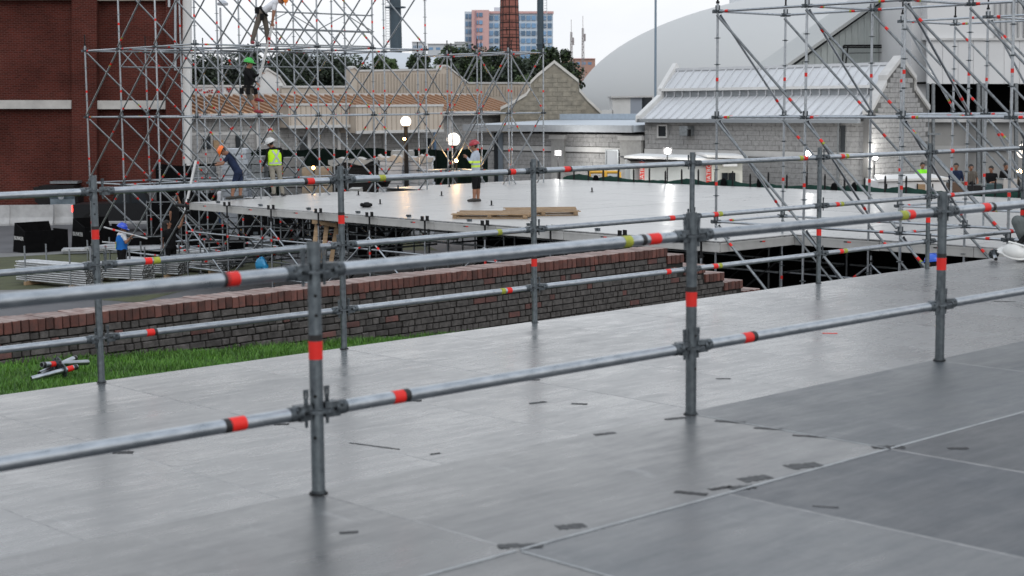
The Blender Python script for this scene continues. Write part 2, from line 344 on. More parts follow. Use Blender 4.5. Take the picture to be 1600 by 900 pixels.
for px, py, L, w, an, m in ((193, 707, .11, .05, .0, TAPEK), (585, 697, .34, .012, -.55, TAPEG), (440, 663, .09, .03, .1, TAPEK), (648, 626, .09, .04, 0, TAPEK), (830, 594, .12, .03, .1, TAPEK),
        (905, 631, .10, .03, -.2, TAPEG), (840, 629, .12, .035, .5, TAPEG), (1130, 592, .10, .03, -.1, TAPEK), (1297, 521, .12, .045, -.1, PINK), (1215, 523, .1, .03, -.1, TAPEG),
        (1282, 503, .1, .03, 0, TAPEG), (680, 709, .06, .02, .5, TAPEK), (1570, 471, .2, .02, -.1, TAPEK)):
    strip(px, py, ZL, lower, L, w, an, m)
for px, py, L, w, an, m in ((813, 853, .14, .045, .05, TAPEG), (893, 823, .10, .05, .3, TAPEG), (1080, 771, .12, .03, -.4, TAPEK), (1127, 763, .10, .03, .5, TAPEK), (1140, 659, .13, .035, -.35, TAPEG),
        (1200, 670, .12, .03, -.35, TAPEG), (1265, 682, .14, .022, -.35, TAPEK), (1180, 748, .13, .06, .5, TAPEG), (1258, 728, .14, .07, .4, TAPEG), (1388, 699, .13, .05, .0, TAPEK), (1055, 654, .1, .03, .4, TAPEG),
        (945, 678, .1, .03, .5, TAPEG), (1160, 762, .1, .05, .4, TAPEG), (1497, 701, .08, .03, 0, TAPEK), (545, 832, .06, .02, .2, TAPEG), (1290, 792, .09, .008, -.3, TAPEG)):
    strip(px, py, ZU, upper, L, w, an, m)

# ------------------------------------------------------------------ railings of ring scaffold
RP = .02415
def post_mesh(h, seed=0):
    def mk():
        mb = MB(); n = 24
        vs = []; fs = []
        for r, z in ((RP, 0), (RP, h), (RP-.0035, h), (RP-.0035, h-.12)):
            for k in range(n): w = 2*math.pi*k/n; vs.append((r*math.cos(w), r*math.sin(w), z))
        for i in range(3):
            for k in range(n): fs.append((i*n+k, i*n+(k+1) % n, (i+1)*n+(k+1) % n, (i+1)*n+k))
        mb.add(vs, fs, 0); mb.add([vs[3*n+k] for k in range(n)], [tuple(range(n))], 1)
        rr = random.Random(seed)
        for z in (h-.26, h-.19, h-.55, h-.70):
            w = -math.pi/2+rr.uniform(-.5, .5); d = Vector((math.cos(w), math.sin(w), 0))
            mb.cyl(d*(RP-.002)+Vector((0, 0, z)), d*(RP+.0006)+Vector((0, 0, z)), .0065, n=10, m=1)
        return mb.mesh('post', [POSTM, HOLE], True)
    return cached(('post', round(h, 3), seed % 3), mk)
def rosette_mesh():
    def mk():
        mb = MB(); n = 32; vs = []; prof = []
        for z in (-.0045, .0045):
            for k in range(n):
                w = 2*math.pi*k/n; r = .0605+.0022*math.cos(8*w); vs.append((r*math.cos(w), r*math.sin(w), z))
            for k in range(n):
                w = 2*math.pi*k/n; vs.append((.0245*math.cos(w), .0245*math.sin(w), z))
        fs = []
        for k in range(n):
            q = (k+1) % n
            fs += [(k, n+k, n+q, q), (2*n+k, 2*n+q, 3*n+q, 3*n+k), (k, q, 2*n+q, 2*n+k)]
        mb.add(vs, fs)
        mb.cyl((0, 0, -.0075), (0, 0, .0075), .0285, n=20)
        for k in range(8):
            w = 2*math.pi*(k+.5)/8
            mb.cyl((.045*math.cos(w), .045*math.sin(w), -.0050), (.045*math.cos(w), .045*math.sin(w), .0050), .0075 if k % 2 else .0095, n=8, m=1)
        return mb.mesh('rosette', [CAST, HOLE], True)
    return cached('rosette', mk)
def rail_mesh(L):
    def mk():
        mb = MB(); mb.cyl((0, 0, .10), (0, 0, L-.10), RP, n=24); return mb.mesh('ledger', [GALV], True)
    return cached(('ledger', round(L, 3)), mk)
def head_mesh():
    def mk():
        mb = MB()
        for s in (-1, 1):                       # jaws above and below the rosette; local y is up, z runs outwards
            y0, y1 = .0065*s, .034*s
            p = [(-.017, y0, .027), (.017, y0, .027), (.0255, y0, .088), (-.0255, y0, .088),
                 (-.015, y1*.82, .031), (.015, y1*.82, .031), (.0255, y1*.80, .088), (-.0255, y1*.80, .088)]
            mb.hexa([Vector(q) for q in p])
        mb.cyl((0, 0, .072), (0, 0, .125), .0285, .0262, n=20)
        mb.cyl((-.03, .012, .098), (.03, .012, .098), .007, n=8)
        return mb.mesh('ledger_head', [CAST], True)
    return cached('head', mk)
def wedge_mesh():
    def mk():
        mb = MB(); t = .003
        def bar(z0, z1, y0, y1, dz=0.0):
            mb.hexa([Vector(q) for q in ((-t, y0, z0), (t, y0, z0), (t, y0, z1), (-t, y0, z1), (-t, y1, z0-dz), (t, y1, z0-dz), (t, y1, z1+dz), (-t, y1, z1+dz))])
        bar(.041, .051, -.052, .055, .003); bar(.037, .0425, .055, .076, .001); bar(.0495, .055, .055, .076, .001); bar(.036, .056, .076, .085)
        return mb.mesh('wedge', [CAST])
    return cached('wedge', mk)
def band_mesh(m, h, r=RP+.0012):
    def mk():
        mb = MB(); n = 20; vs = []
        for z, q in ((0, r-.0015), (0, r), (h, r), (h, r-.0015)):
            for k in range(n):
                w = 2*math.pi*k/n; vs.append((q*math.cos(w), q*math.sin(w), z))
        mb.add(vs, [(i*n+k, i*n+(k+1) % n, (i+1)*n+(k+1) % n, (i+1)*n+k) for i in range(3) for k in range(n)])
        return mb.mesh('marker_tape', [m], True)
    return cached(('band', m.name, round(h, 3), round(r, 4)), mk)
def frame_zy(o, d, up=Vector((0, 0, 1))):      # local z along d, local y as near up as possible
    z = Vector(d).normalized(); x = up.cross(z).normalized(); y = z.cross(x)
    o.rotation_mode = 'QUATERNION'; o.rotation_quaternion = Matrix((x, y, z)).transposed().to_quaternion()
def t_px(p0, p1, px):
    c = Vector((0, 0, CZ)); k = (px-800)/FPX; d = p1-p0
    n = _R2 - _F*k
    return -(p0-c).dot(n)/d.dot(n)
TM = {'r': (TRED, .062), 'b': (TBLK, .03), 'y': (TYEL, .05)}
def railing(label, org, ks, zdeck, discs, ptop, zbot, tapes, ptapes):
    R = empty('railing', (org.x, org.y, zdeck), label, 'railing')
    for k in ks:
        q = uN*LB*k
        dz = random.uniform(-.006, .006)
        p = link('post', post_mesh(zdeck+ptop-zbot, k), R, (q.x, q.y, zbot-zdeck+dz)); p.rotation_euler = (random.uniform(-.004, .004), random.uniform(-.004, .004), k*1.3)
        for z in discs:
            ro = link('rosette', rosette_mesh(), p, (0, 0, zdeck+z-zbot))
        link('foot_hole_shade', band_mesh(HOLE, .004, .034), p, (0, 0, zdeck-zbot-.0005)); link('foot_collar', band_mesh(CAST, .012, RP+.003), p, (0, 0, zdeck-zbot))  # black ring at the post hole, contact shade put into its colour
        for z, kind in ptapes.get(k, [(.49, 'r')]):
            link('marker_tape', band_mesh(TM[kind][0], .065), p, (0, 0, zdeck+z-zbot))
            link('marker_tape', band_mesh(TBLK, .022), p, (0, 0, zdeck+z-zbot+.066))
    for k in ks[:-1]:
        for li, z in enumerate(discs):
            p0 = Vector((q0 := uN*LB*k).to_tuple())+Vector((0, 0, z)); p1 = p0+uN*LB
            w0 = p0+Vector((org.x, org.y, zdeck)); w1 = p1+Vector((org.x, org.y, zdeck))
            g = link('ledger', rail_mesh(LB), R, p0); frame_zy(g, uN)
            h = link('ledger_head', head_mesh(), g); link('wedge', wedge_mesh(), g)
            h = link('ledger_head', head_mesh(), g, (0, 0, LB)); h.rotation_euler = (0, math.pi, 0)
            h = link('wedge', wedge_mesh(), g, (0, random.uniform(-.012, .004), LB)); h.rotation_euler = (0, math.pi, 0)
            for px, kind in tapes.get((k, li), []):
                t = t_px(w0, w1, px)
                if .06 < t < .94: tb = link('marker_tape', band_mesh(*TM[kind]), g, (0, 0, t*LB-TM[kind][1]/2)); tb.scale = (1, 1, random.uniform(.8, 1.2)); tb.rotation_euler = (random.uniform(-.012, .012), random.uniform(-.012, .012), random.uniform(0, 6))
    return R
railing('grey scaffold tube railing across the foreground with two rails', A0, list(range(-2, 5)), ZU, (.305, .805), .908, ZU-.45,
        {(-1, 1): [(363, 'r'), (352, 'b')], (0, 1): [(978, 'y'), (1003, 'b'), (1019, 'r')], (1, 1): [(1409, 'y'), (1422, 'r')], (2, 1): [(1538, 'r'), (1549, 'b')],
         (-1, 0): [(369, 'r'), (354, 'b')], (0, 0): [(622, 'r'), (634, 'b')], (1, 0): [(1166, 'r'), (1176, 'b')]}, {})
railing('grey scaffold tube railing along the far deck edge with three rails', B0, list(range(-1, 8)), ZL, (.307, .807, 1.307), 1.41, .05,
        {(0, 2): [(484, 'r'), (476, 'b')], (1, 2): [(595, 'y'), (800, 'r'), (793, 'b')], (2, 2): [(884, 'r'), (889, 'b')], (3, 2): [(1250, 'y'), (1257, 'r')], (4, 2): [(1315, 'r'), (1322, 'y')], (5, 2): [(1486, 'r')],
         (0, 1): [(231, 'r'), (243, 'y')], (1, 1): [(779, 'y')], (2, 1): [(1048, 'r')], (3, 1): [(1117, 'r'), (1124, 'y')], (4, 1): [(1307, 'r'), (1314, 'y')], (5, 1): [(1486, 'r')],
         (0, 0): [(234, 'r'), (241, 'b')], (1, 0): [(785, 'y'), (795, 'r')], (2, 0): [(1043, 'r')], (3, 0): [(1116, 'r'), (1124, 'y')], (4, 0): [(1313, 'r'), (1319, 'y')], (5, 0): [(1579, 'r')]},
        {0: [(.98, 'r')], 1: [(.97, 'r')], 2: [(.49, 'r')], 3: [(.49, 'r')], 4: [(.50, 'r')], 5: [(.52, 'r')]})

# ------------------------------------------------------------------ brick retaining wall and lawn
WA = Vector((-4.84, 14.86, 0)); WB = Vector((2.19, 22.23, 0)); WD = (WB-WA).normalized(); WN = Vector((-WD.y, WD.x, 0)); WT = CZ-2.0
def wall_sz(px, py):
    r = ray(px, py); c = Vector((0, 0, CZ)); t = (WA-c).dot(WN)/r.dot(WN); p = c+r*t
    return (p-WA).dot(WD), p.z-WT
MORT = mat('dark_mortar', (.020, .018, .017), .95, var=.4, scale=12)
BRC = mat('red_cap_brick', (.155, .058, .046), .9, c2=(.075, .040, .036), scale=9, bump=.35, bscale=45, objvar=.35)
BRG = mat('weathered_grey_brick', (.108, .098, .095), .9, c2=(.036, .032, .031), scale=12, bump=.45, bscale=45, objvar=.4)
BRR = mat('weathered_red_brick', (.14, .06, .053), .9, c2=(.075, .042, .04), scale=12, bump=.45, bscale=45, objvar=.3)
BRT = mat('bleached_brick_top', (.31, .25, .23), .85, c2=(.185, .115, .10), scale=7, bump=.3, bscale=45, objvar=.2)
def brick_mesh(w, d, h, m, seed, mtop=None):
    def mk():
        rr = random.Random(seed); b = bmesh.new(); bmesh.ops.create_cube(b, size=1)
        for v in b.verts:
            v.co = Vector((v.co.x*w, v.co.y*d, v.co.z*h))+Vector((rr.uniform(-.004, .004), rr.uniform(-.004, .004), rr.uniform(-.003, .003)))
        bmesh.ops.bevel(b, geom=list(b.edges), offset=.006, segments=1, affect='EDGES')
        me = bpy.data.meshes.new('brick'); b.to_mesh(me); b.free(); me.materials.append(m)
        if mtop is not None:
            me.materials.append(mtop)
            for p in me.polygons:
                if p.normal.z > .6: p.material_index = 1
        return me
    return cached(('brick', w, d, h, m.name, seed), mk)
S_END = [wall_sz(x, 400)[0] for x in (1042.6, 1069, 1102, 1132, 1160.5, 1188)]
ZT = [0]+[wall_sz(x, y)[1] for x, y in ((1056, 398), (1090, 414.5), (1118, 426.5), (1146, 439), (1174, 452.5))]
wall = empty('brick_wall', (WA.x, WA.y, WT), 'low weathered brick wall with red cap bricks stepping down on the right', 'wall', rz=math.atan2(WD.y, WD.x))
s0 = -4.2; segs = [(s0, S_END[0], 0)]+[(S_END[k], S_END[k+1], ZT[k+1]) for k in range(5)]
mb = MB()
for a, b, zt in segs: mb.box(((a+b)/2, .2, (zt-.07-WT)/2), (b-a-.012, .36, zt-.07+WT))
link('mortar_core', mb.mesh('mortar_core', [MORT]), wall)
for a, b, zt in segs:
    n = max(1, round((b-a)/.088)); w = (b-a)/n
    for k in range(n):
        o = link('cap_brick', brick_mesh(.076, .415, .122, BRC, k % 5, BRT), wall, (a+w*(k+.5), .195+random.uniform(-.006, .006), zt-.062+random.uniform(-.004, .004)))
        o.rotation_euler = (random.uniform(-.012, .012), random.uniform(-.015, .015), random.uniform(-.012, .012))
face = []
ztop_at = lambda s: next((zt for a, b, zt in segs if a <= s < b), None)
for c in range(19):
    z = -.168-.077*c; s = s0+random.uniform(0, .1)
    while s < S_END[-1]:
        w = .1 if random.random() < .55 else .205
        if ztop_at(s) is not None and ztop_at(min(s+w, S_END[-1]-.01)) is not None and z+.04 < min(ztop_at(s), ztop_at(min(s+w, S_END[-1]-.01)))-.122:
            # only courses that rise above the lawn
            zl = -.42-.075*max(-1, min(s, 12))-.12
            if z > zl-.05: face.append((s+w/2, z, w))
        s += w
face.sort(key=lambda q: (q[0]+2.0)**2+3*q[1]**2)
rest = MB()
vis = [q for q in face if q[0] > -.3]; hid = [q for q in face if q[0] <= -.3]
for n, (s, z, w) in enumerate(vis+hid):
    m = BRR if random.random() < .05 else BRG
    jy = random.uniform(-.008, .006)
    if n < 300:
        o = link('brick', brick_mesh(w-.015, .1, random.choice((.061, .064, .067)), m, n % 4), wall, (s, .045+jy, z+random.uniform(-.003, .003)))
        o.rotation_euler = (random.uniform(-.02, .02), random.uniform(-.02, .02), random.uniform(-.03, .03))
    else:
        rest.box((s, .045+jy, z), (w-.018, .1, .061), 0 if m is BRG else 1, rz=random.uniform(-.02, .02))
tag(link('brick_courses', rest.mesh('brick_courses', [BRG, BRR]), wall), kind='stuff')

SOIL = mat('lawn_soil', (.035, .06, .015), .95, c2=(.02, .032, .01), scale=9)
def lawn_z(s): return WT-.40-.062*max(-4.2, min(s, 9))
mb = MB(); ss = [-5+.8*k for k in range(24)]
for s in ss:
    for t in (.02, -9): p = WA+WD*s+WN*t; mb.v.append((p.x, p.y, lawn_z(s)))
for k in range(len(ss)-1): mb.f.append((2*k, 2*k+1, 2*k+3, 2*k+2)); mb.m.append(0)
tag(link('lawn', mb.mesh('lawn', [SOIL], True)), kind='structure')
NB = 110000
s = rng.uniform(-3.2, 6.5, NB); t = -rng.uniform(0.02, 4.6, NB)
keep = (t > -4.6+.30*np.clip(s, 0, 9)*1.35); s, t = s[keep], t[keep]; NB = len(s)
dens = np.sin(s*5.1+np.sin(t*4.3)*2)+np.sin(t*6.7+s*2.3)
h = rng.uniform(.03, .075, NB)*(1+.18*dens); w = rng.uniform(.004, .008, NB); an = rng.uniform(0, 2*np.pi, NB); ln = rng.uniform(.2, .9, NB)*h; la = rng.uniform(0, 2*np.pi, NB)
base = np.stack([WA.x+WD.x*s+WN.x*t, WA.y+WD.y*s+WN.y*t, WT-.40-.062*np.clip(s, -4.2, 9)], 1)
dx = np.stack([np.cos(an)*w/2, np.sin(an)*w/2, 0*an], 1); mid = base+np.stack([np.cos(la)*ln*.35, np.sin(la)*ln*.35, h*.6], 1); tip = base+np.stack([np.cos(la)*ln, np.sin(la)*ln, h], 1)
V = np.stack([base-dx, base+dx, mid+dx*.8, mid-dx*.8, tip], 1).reshape(-1, 3)
i5 = np.arange(NB)*5
loops = np.stack([i5, i5+1, i5+2, i5+3, i5+3, i5+2, i5+4], 1).reshape(-1)
me = bpy.data.meshes.new('grass'); me.vertices.add(len(V)); me.vertices.foreach_set('co', V.reshape(-1))
me.loops.add(len(loops)); me.loops.foreach_set('vertex_index', loops); me.polygons.add(2*NB)
st = np.stack([np.arange(NB)*7, np.arange(NB)*7+4], 1).reshape(-1); me.polygons.foreach_set('loop_start', st); me.polygons.foreach_set('loop_total', np.tile([4, 3], NB))
gm = []
for c, d in (((.075, .205, .018), .35), ((.038, .115, .011), .35), ((.13, .27, .04), .35)):
    m = mat('grass_blade', c, .55, var=d, scale=2.0); gm.append(m); me.materials.append(m)
mi = rng.choice(3, NB, p=[.5, .32, .18]); me.polygons.foreach_set('material_index', np.repeat(mi, 2)); me.update(); me.validate()
tag(link('grass', me), 'bright green lawn grass between the brick wall and the grey deck', 'grass', None, 'stuff')
# loose base collars lying in the grass
def collar(org, d, L, ring, group, lab):
    o = empty('base_collar', org, lab, 'scaffold part', group)
    g = link('tube', cached(('ctube', round(L, 2)), lambda: _tube(L)), o); frame_zy(g, d)
    r = link('rosette', rosette_mesh(), g, (0, 0, ring))
    link('marker_tape', band_mesh(TRED, .055), g, (0, 0, ring+.03)); link('marker_tape', band_mesh(TBLK, .03), g, (0, 0, L-.035))
def _tube(L):
    mb = MB(); mb.cyl((0, 0, 0), (0, 0, L), RP, n=16); mb.cyl((0, 0, -.001), (0, 0, .02), .019, n=12, m=1); mb.cyl((0, 0, L-.02), (0, 0, L+.001), .019, n=12, m=1)
    return mb.mesh('tube', [GALV, HOLE], True)
LZ = WT-.42
for (x0, y0, x1, y1, dz, ring, lab) in ((49, 592, 121, 573, .10, .30, 'nearest of the loose scaffold tube ends lying crossed on the lawn'), (62, 584, 118, 559, .13, .14, 'loose scaffold tube end lying under two others on the lawn'),
        (137, 566, 64, 570, .15, .38, 'upper loose scaffold tube end pointing left on the lawn heap')):
    a = atZ(x0, y0, LZ+dz); b = atZ(x1, y1, LZ+dz+.06); collar(a, (b-a), max(.42, min(.56, (b-a).length)), ring, None, lab)
p = atZ(522, 533, LZ-.30)
collar(p, Vector((.2, .6, .75)), .3, .12, None, 'loose ring collar standing on the grass beside the brick wall foot')
p = atZ(1556, 409, ZL)
collar(p+Vector((0, 0, .03)), Vector((.12, .9, .28)), .24, .16, None, 'scaffold base collar lying at the far right edge of the deck')
# ------------------------------------------------------------------ stage and scaffold towers on one 2.07 m grid
TS = .7465; PS = Vector((3.94, 30.54, 0)); uS = Vector((math.cos(TS), math.sin(TS), 0)); vS = Vector((-math.sin(TS), math.cos(TS), 0))
ZS = CZ-2.6
def G(i, j, z=0.0): return PS+uS*(LB*i)+vS*(LB*j)+Vector((0, 0, z))
def tube_mesh(L, r=RP, n=10, m=GALV):
    def mk():
        mb = MB(); mb.cyl((0, 0, 0), (0, 0, L), r, n=n); return mb.mesh('tube', [m], True)
    return cached(('tube', round(L, 2), round(r, 4), n, m.name), mk)
def tube(name, parent, p0, p1, m=GALV, r=RP, n=10):
    p0 = Vector(p0); d = Vector(p1)-p0; o = link(name, tube_mesh(round(d.length, 2), r, n, m), parent, p0); aim(o, d); return o
def std_mesh(h, first, discs, jack, m):
    def mk():
        mb = MB(); mb.cyl((0, 0, 0), (0, 0, h), RP, n=12)
        if discs:
            z = first
            while z < h: mb.cyl((0, 0, z-.005), (0, 0, z+.005), .061, n=14, m=1); z += .5
        for z in np.arange(first+.25, h, 2.0): mb.cyl((0, 0, z-.01), (0, 0, z+.01), RP+.004, n=12)
        if jack: mb.cyl((0, 0, h), (0, 0, h+.32), .018, n=8, m=2); mb.cyl((0, 0, h-.02), (0, 0, h+.02), .034, n=8, m=2)
        return mb.mesh('standard', [m, CAST, BLACKST], True)
    return cached(('std', round(h, 2), round(first, 2), discs, jack, m.name), mk)
def small_rosette():
    def mk():
        mb = MB(); mb.cyl((0, 0, -.005), (0, 0, .005), .061, n=14); mb.cyl((0, 0, -.014), (0, 0, .014), .029, n=10); return mb.mesh('rosette', [CAST], True)
    return cached('srosette', mk)
def node_mesh():                     # wedge heads gathered round one rosette
    def mk():
        mb = MB()
        for k in range(4):
            w = k*math.pi/2; d = Vector((math.cos(w), math.sin(w), 0)); M3 = Matrix.Rotation(w, 3, 'Z')
            mb.box(d*.075, (.085, .042, .062), M=M3); mb.box(d*.047+Vector((0, 0, .04)), (.02, .006, .15), M=M3)
        return mb.mesh('node', [CAST])
    return cached('node', mk)
def bases(parent, q):
    mb_ = cached('basejack', lambda: _bj()); link('base_jack', mb_, parent, q)
def _bj():
    mb = MB(); mb.box((0, 0, .005), (.15, .15, .01)); mb.cyl((0, 0, .01), (0, 0, .35), .019, n=8); mb.box((0, 0, .3), (.16, .03, .025))
    return mb.mesh('base_jack', [CAST])
LEV = [CZ-.25+2*k for k in (-2, -1, 0, 1, 2, 3)]
def tower(label, nodes, top, ub, vb, sep=False, tape_dz=.72, pitch=1.0, org=None, jack=True, m=GALV, vskip=0):
    o0 = sorted(nodes)[0] if org is None else org
    T = empty('scaffold_tower', G(*o0), label, 'scaffold', rz=TS)
    P = lambda n, z=0.0: Vector(((n[0]-o0[0])*LB, (n[1]-o0[1])*LB, z))
    for n in nodes:
        h = top(n); s = link('standard', std_mesh(h-.3, LEV[0]-.3, not sep, jack, m), T, P(n, .3)); s.rotation_euler = (random.uniform(-.003, .003), random.uniform(-.003, .003), 0)
        bases(T, P(n))
        for k in range(0, 24):
            z = LEV[0]+.5*k
            if z < h:
                if sep: link('rosette', small_rosette(), s, (0, 0, z-.3))
        for z in LEV:
            if z < h:
                link('node', node_mesh(), s, (0, 0, z-.3))
                if z+tape_dz < h:
                    link('marker_tape', band_mesh(TRED, .07, RP+.003), s, (0, 0, z+tape_dz-.3+random.uniform(-.04, .04)))
    def member(name, a, b, inset, tape, mm=m):
        d = (b-a); L = d.length; dn = d/L
        o = tube(name, T, a+dn*inset, b-dn*inset, mm)
        if tape is not None:
            t = tape*L; link('marker_tape', band_mesh(TRED, .075, RP+.003), o, (0, 0, t))
            if random.random() < .3: link('marker_tape', band_mesh(TYEL, .04, RP+.003), o, (0, 0, t+(.085 if tape < .5 else -.055)))
    S = set(nodes)
    near = lambda n, d: next((q for q in S if abs(q[0]-n[0]-d[0]*pitch) < .02 and abs(q[1]-n[1]-d[1]*pitch) < .02), None)
    for n in nodes:
        for d, br in (((1, 0), ub), ((0, 1), vb)):
            q = near(n, d)
            if q is None: continue
            for li, z in enumerate(LEV):
                if z < min(top(n), top(q)):
                    member('ledger', P(n, z), P(q, z), .06, random.choice((.13, .16, .84, .87, None)))
                    if br and li+1 < len(LEV) and LEV[li+1] < min(top(n), top(q)):
                        hi, lo = (n, q) if br > 0 else (q, n)
                        off = Vector((0, -.05, 0)) if d[0] else Vector((-.05, 0, 0))
                        member('brace', P(hi, LEV[li+1]-.04)+off, P(lo, z+.05)+off, .05, random.choice((.14, .17, .83, .86)), GALVD if d[1] and ub*vb < 0 else m)
    return T
# near right tower, second right tower, big left tower, low tower behind the stage
TJ = 1.75+CZ+.17
tower('steel scaffold tower at the near right corner of the stage with sloping braces', [(i, j) for i in (0, 1) for j in (0, -1, -2, -3, -4)], lambda n: TJ if n[1] > -2 else TJ+2.0, 1, -1, sep=True)
tower('steel scaffold tower standing further back at the right of the stage', [(i, j) for i in (3, 4) for j in (0, -1, -2, -3)], lambda n: TJ, 1, -1, sep=True)
TA = tower('tall wide scaffold tower with crossing braces in front of the brick building', [(i, j) for i in range(5) for j in (9, 10, 11, 12) if not (j == 12 and i > 2)], lambda n: TJ if n[1] == 12 else CZ+5.95, 1, 1)
for g in []: pass
BI, BJ, BP = 5.86, 11.45, .757
tower('low scaffold tower with crossing braces behind the pale stage deck', [(BI+BP*a, BJ-BP*b) for a in (0, 1) for b in range(4)], lambda n: TJ, 1, 1, pitch=BP, org=(BI, BJ-3*BP))
# lattice girders fixed on the tall tower
def girder(i0, i1, j, z0, z1, nweb):
    g = link('lattice_girder', None, TA, (i0*LB, (j-9)*LB, 0)); L = (i1-i0)*LB
    for z in (z0, z1): tube('chord', g, (.05, -.06, z), (L-.05, -.06, z), GALVD, .021)
    for k in range(nweb):
        x0, x1 = L*k/nweb, L*(k+1)/nweb
        tube('web', g, (x0, -.06, z0), ((x0+x1)/2, -.06, z1), GALVD, .014, 8); tube('web', g, ((x0+x1)/2, -.06, z1), (x1, -.06, z0), GALVD, .014, 8)
girder(1, 3, 9, CZ+1.8, CZ+2.22, 5); girder(1, 3, 9, CZ+2.24, CZ+2.72, 2); girder(1, 3, 10, CZ+1.22, CZ+1.68, 6); girder(0, 2, 11, CZ+1.22, CZ+1.68, 5)
# loose straps of orange ribbon on the tower
ORB = mat('orange_ribbon', (.75, .18, .02), .6)

# ---- stage
stage = empty('stage', G(0, 0, ZS), 'broad pale grey stage deck on scaffold legs behind the brick wall', 'stage', rz=TS)
def spanel(i0, i1, j0, j1):
    o = link('deck_panel', panel_mesh((i1-i0)*LB, (j1-j0)*LB, STAGE), stage, ((i0+i1)/2*LB, (j0+j1)/2*LB, random.uniform(-.002, .002)))
    o.rotation_euler = (random.uniform(-.0008, .0008), random.uniform(-.0008, .0008), 0)
for i in range(8):
    i0 = -.12 if i == 0 else i; i1 = min(i+1, 7.65)
    for j in range(10):
        j1 = j+1
        if j == 9:
            if i < 3: j1 = (9.02, 9.42, 9.55)[i]
            elif i == 3: continue
        spanel(i0, i1, -.15 if j == 0 else j, j1)
    if i >= 1:
        for j in range(-1, -7, -1): spanel(i0, i1, j, -.15 if j == -1 and False else j+1)
spanel(.0, 1.0, -.0, -.15) if False else None
def boards(i0, j0, i1, j1, n, dz=0.0, h=.18, mark=True):
    for k in range(n):
        a = Vector((i0+(i1-i0)*k/n, j0+(j1-j0)*k/n, 0))*LB; b = Vector((i0+(i1-i0)*(k+1)/n, j0+(j1-j0)*(k+1)/n, 0))*LB
        d = b-a; L = d.length-.012
        me = cached(('fascia', round(L, 2), h), lambda: _fas(L, h))
        o = link('fascia_board', me, stage, (a+b)/2+Vector((0, 0, -.028-h/2+dz+random.uniform(-.006, .006)))); o.rotation_euler = (0, 0, math.atan2(d.y, d.x))
        if mark:
            sgn = -1 if abs(d.y) > abs(d.x) and d.y > 0 else 1
            t = link('marker_tape', cached('ftape', lambda: _ftape()), o, (random.uniform(-.3, .3), 0, h*.3))
def _fas(L, h):
    mb = MB(); mb.box((0, 0, 0), (L, .022, h)); mb.box((0, 0, h/2-.02), (L, .034, .03)); mb.box((0, 0, -h/2+.02), (L, .034, .03)); return mb.mesh('fascia_board', [FASC])
def _ftape():
    mb = MB(); mb.box((.045, 0, 0), (.09, .028, .05), 0); mb.box((-.04, 0, 0), (.08, .028, .05), 1); return mb.mesh('marker_tape', [TRED, TBLK])
boards(-.13, 9.02, -.13, -.16, 9); boards(-.13, -.16, 1.0, -.16, 1, mark=True); boards(.99, -.16, .99, -6, 6)
boards(-.13, 9.03, 1.0, 9.03, 1, mark=False); boards(1.0, 9.43, 2.0, 9.43, 1, mark=False); boards(2.0, 9.56, 3.0, 9.56, 1, mark=False); boards(4.0, 10.01, 7.65, 10.01, 4, mark=False); boards(7.66, 10, 7.66, -6, 16, mark=False)
def ujack():
    def mk():
        mb = MB(); mb.cyl((0, 0, -.42), (0, 0, .0), .022, n=8); mb.box((0, 0, .01), (.16, .12, .012))
        for s in (-1, 1): mb.box((s*.075, 0, .065), (.01, .11, .11))
        mb.cyl((0, 0, -.30), (0, 0, -.26), .05, n=8); return mb.mesh('head_jack', [BLACKST])
    return cached('ujack', mk)
zb = -ZS
for i in (-.19, 1, 2.1, 3.2, 4.4, 5.6, 6.8):
    for j in range(-6, 10):
        if i < .9 and j < 0: continue
        front = (i < 0) or (abs(i-1) < .05 and j < 0)
        x = i*LB if not (abs(i-1) < .05 and j < 0) else 1.07*LB
        q = Vector((x, j*LB+.03, zb))
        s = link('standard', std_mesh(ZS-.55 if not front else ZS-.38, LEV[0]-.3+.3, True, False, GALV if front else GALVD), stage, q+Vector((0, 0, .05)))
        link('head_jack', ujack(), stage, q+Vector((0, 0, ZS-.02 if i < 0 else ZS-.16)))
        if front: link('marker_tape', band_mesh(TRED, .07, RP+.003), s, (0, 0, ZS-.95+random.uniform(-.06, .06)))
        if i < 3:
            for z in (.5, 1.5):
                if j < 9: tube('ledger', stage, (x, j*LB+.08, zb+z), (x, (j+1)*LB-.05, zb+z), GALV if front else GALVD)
                if i < 2.05 and (i > 0 or j % 2): tube('ledger', stage, (x+.06, j*LB, zb+z), (x+LB*1.0, j*LB, zb+z), GALVD)
        if front and j < 9:
            hi, lo = (j, j+1) if j % 2 else (j+1, j)
            b = tube('brace', stage, (x-.05, hi*LB, zb+ZS-.5), (x-.05, lo*LB, zb+.3), GALV)
            link('marker_tape', band_mesh(TRED, .08, RP+.003), b, (0, 0, .4))
        elif i > 0 and i < 4 and (j+int(i)) % 2 and j < 9:
            tube('brace', stage, (x, j*LB, zb+ZS-.5), (x, (j+1)*LB, zb+.3), BLACKST)
    tube('bearer', stage, (max(i, -.1)*LB if i != 1 else LB*1.08, (-.1 if i < .9 else -6)*LB, -.11), (max(i, -.1)*LB if i != 1 else LB*1.08, 9.4*LB, -.11), BLACKST, .05, 8)
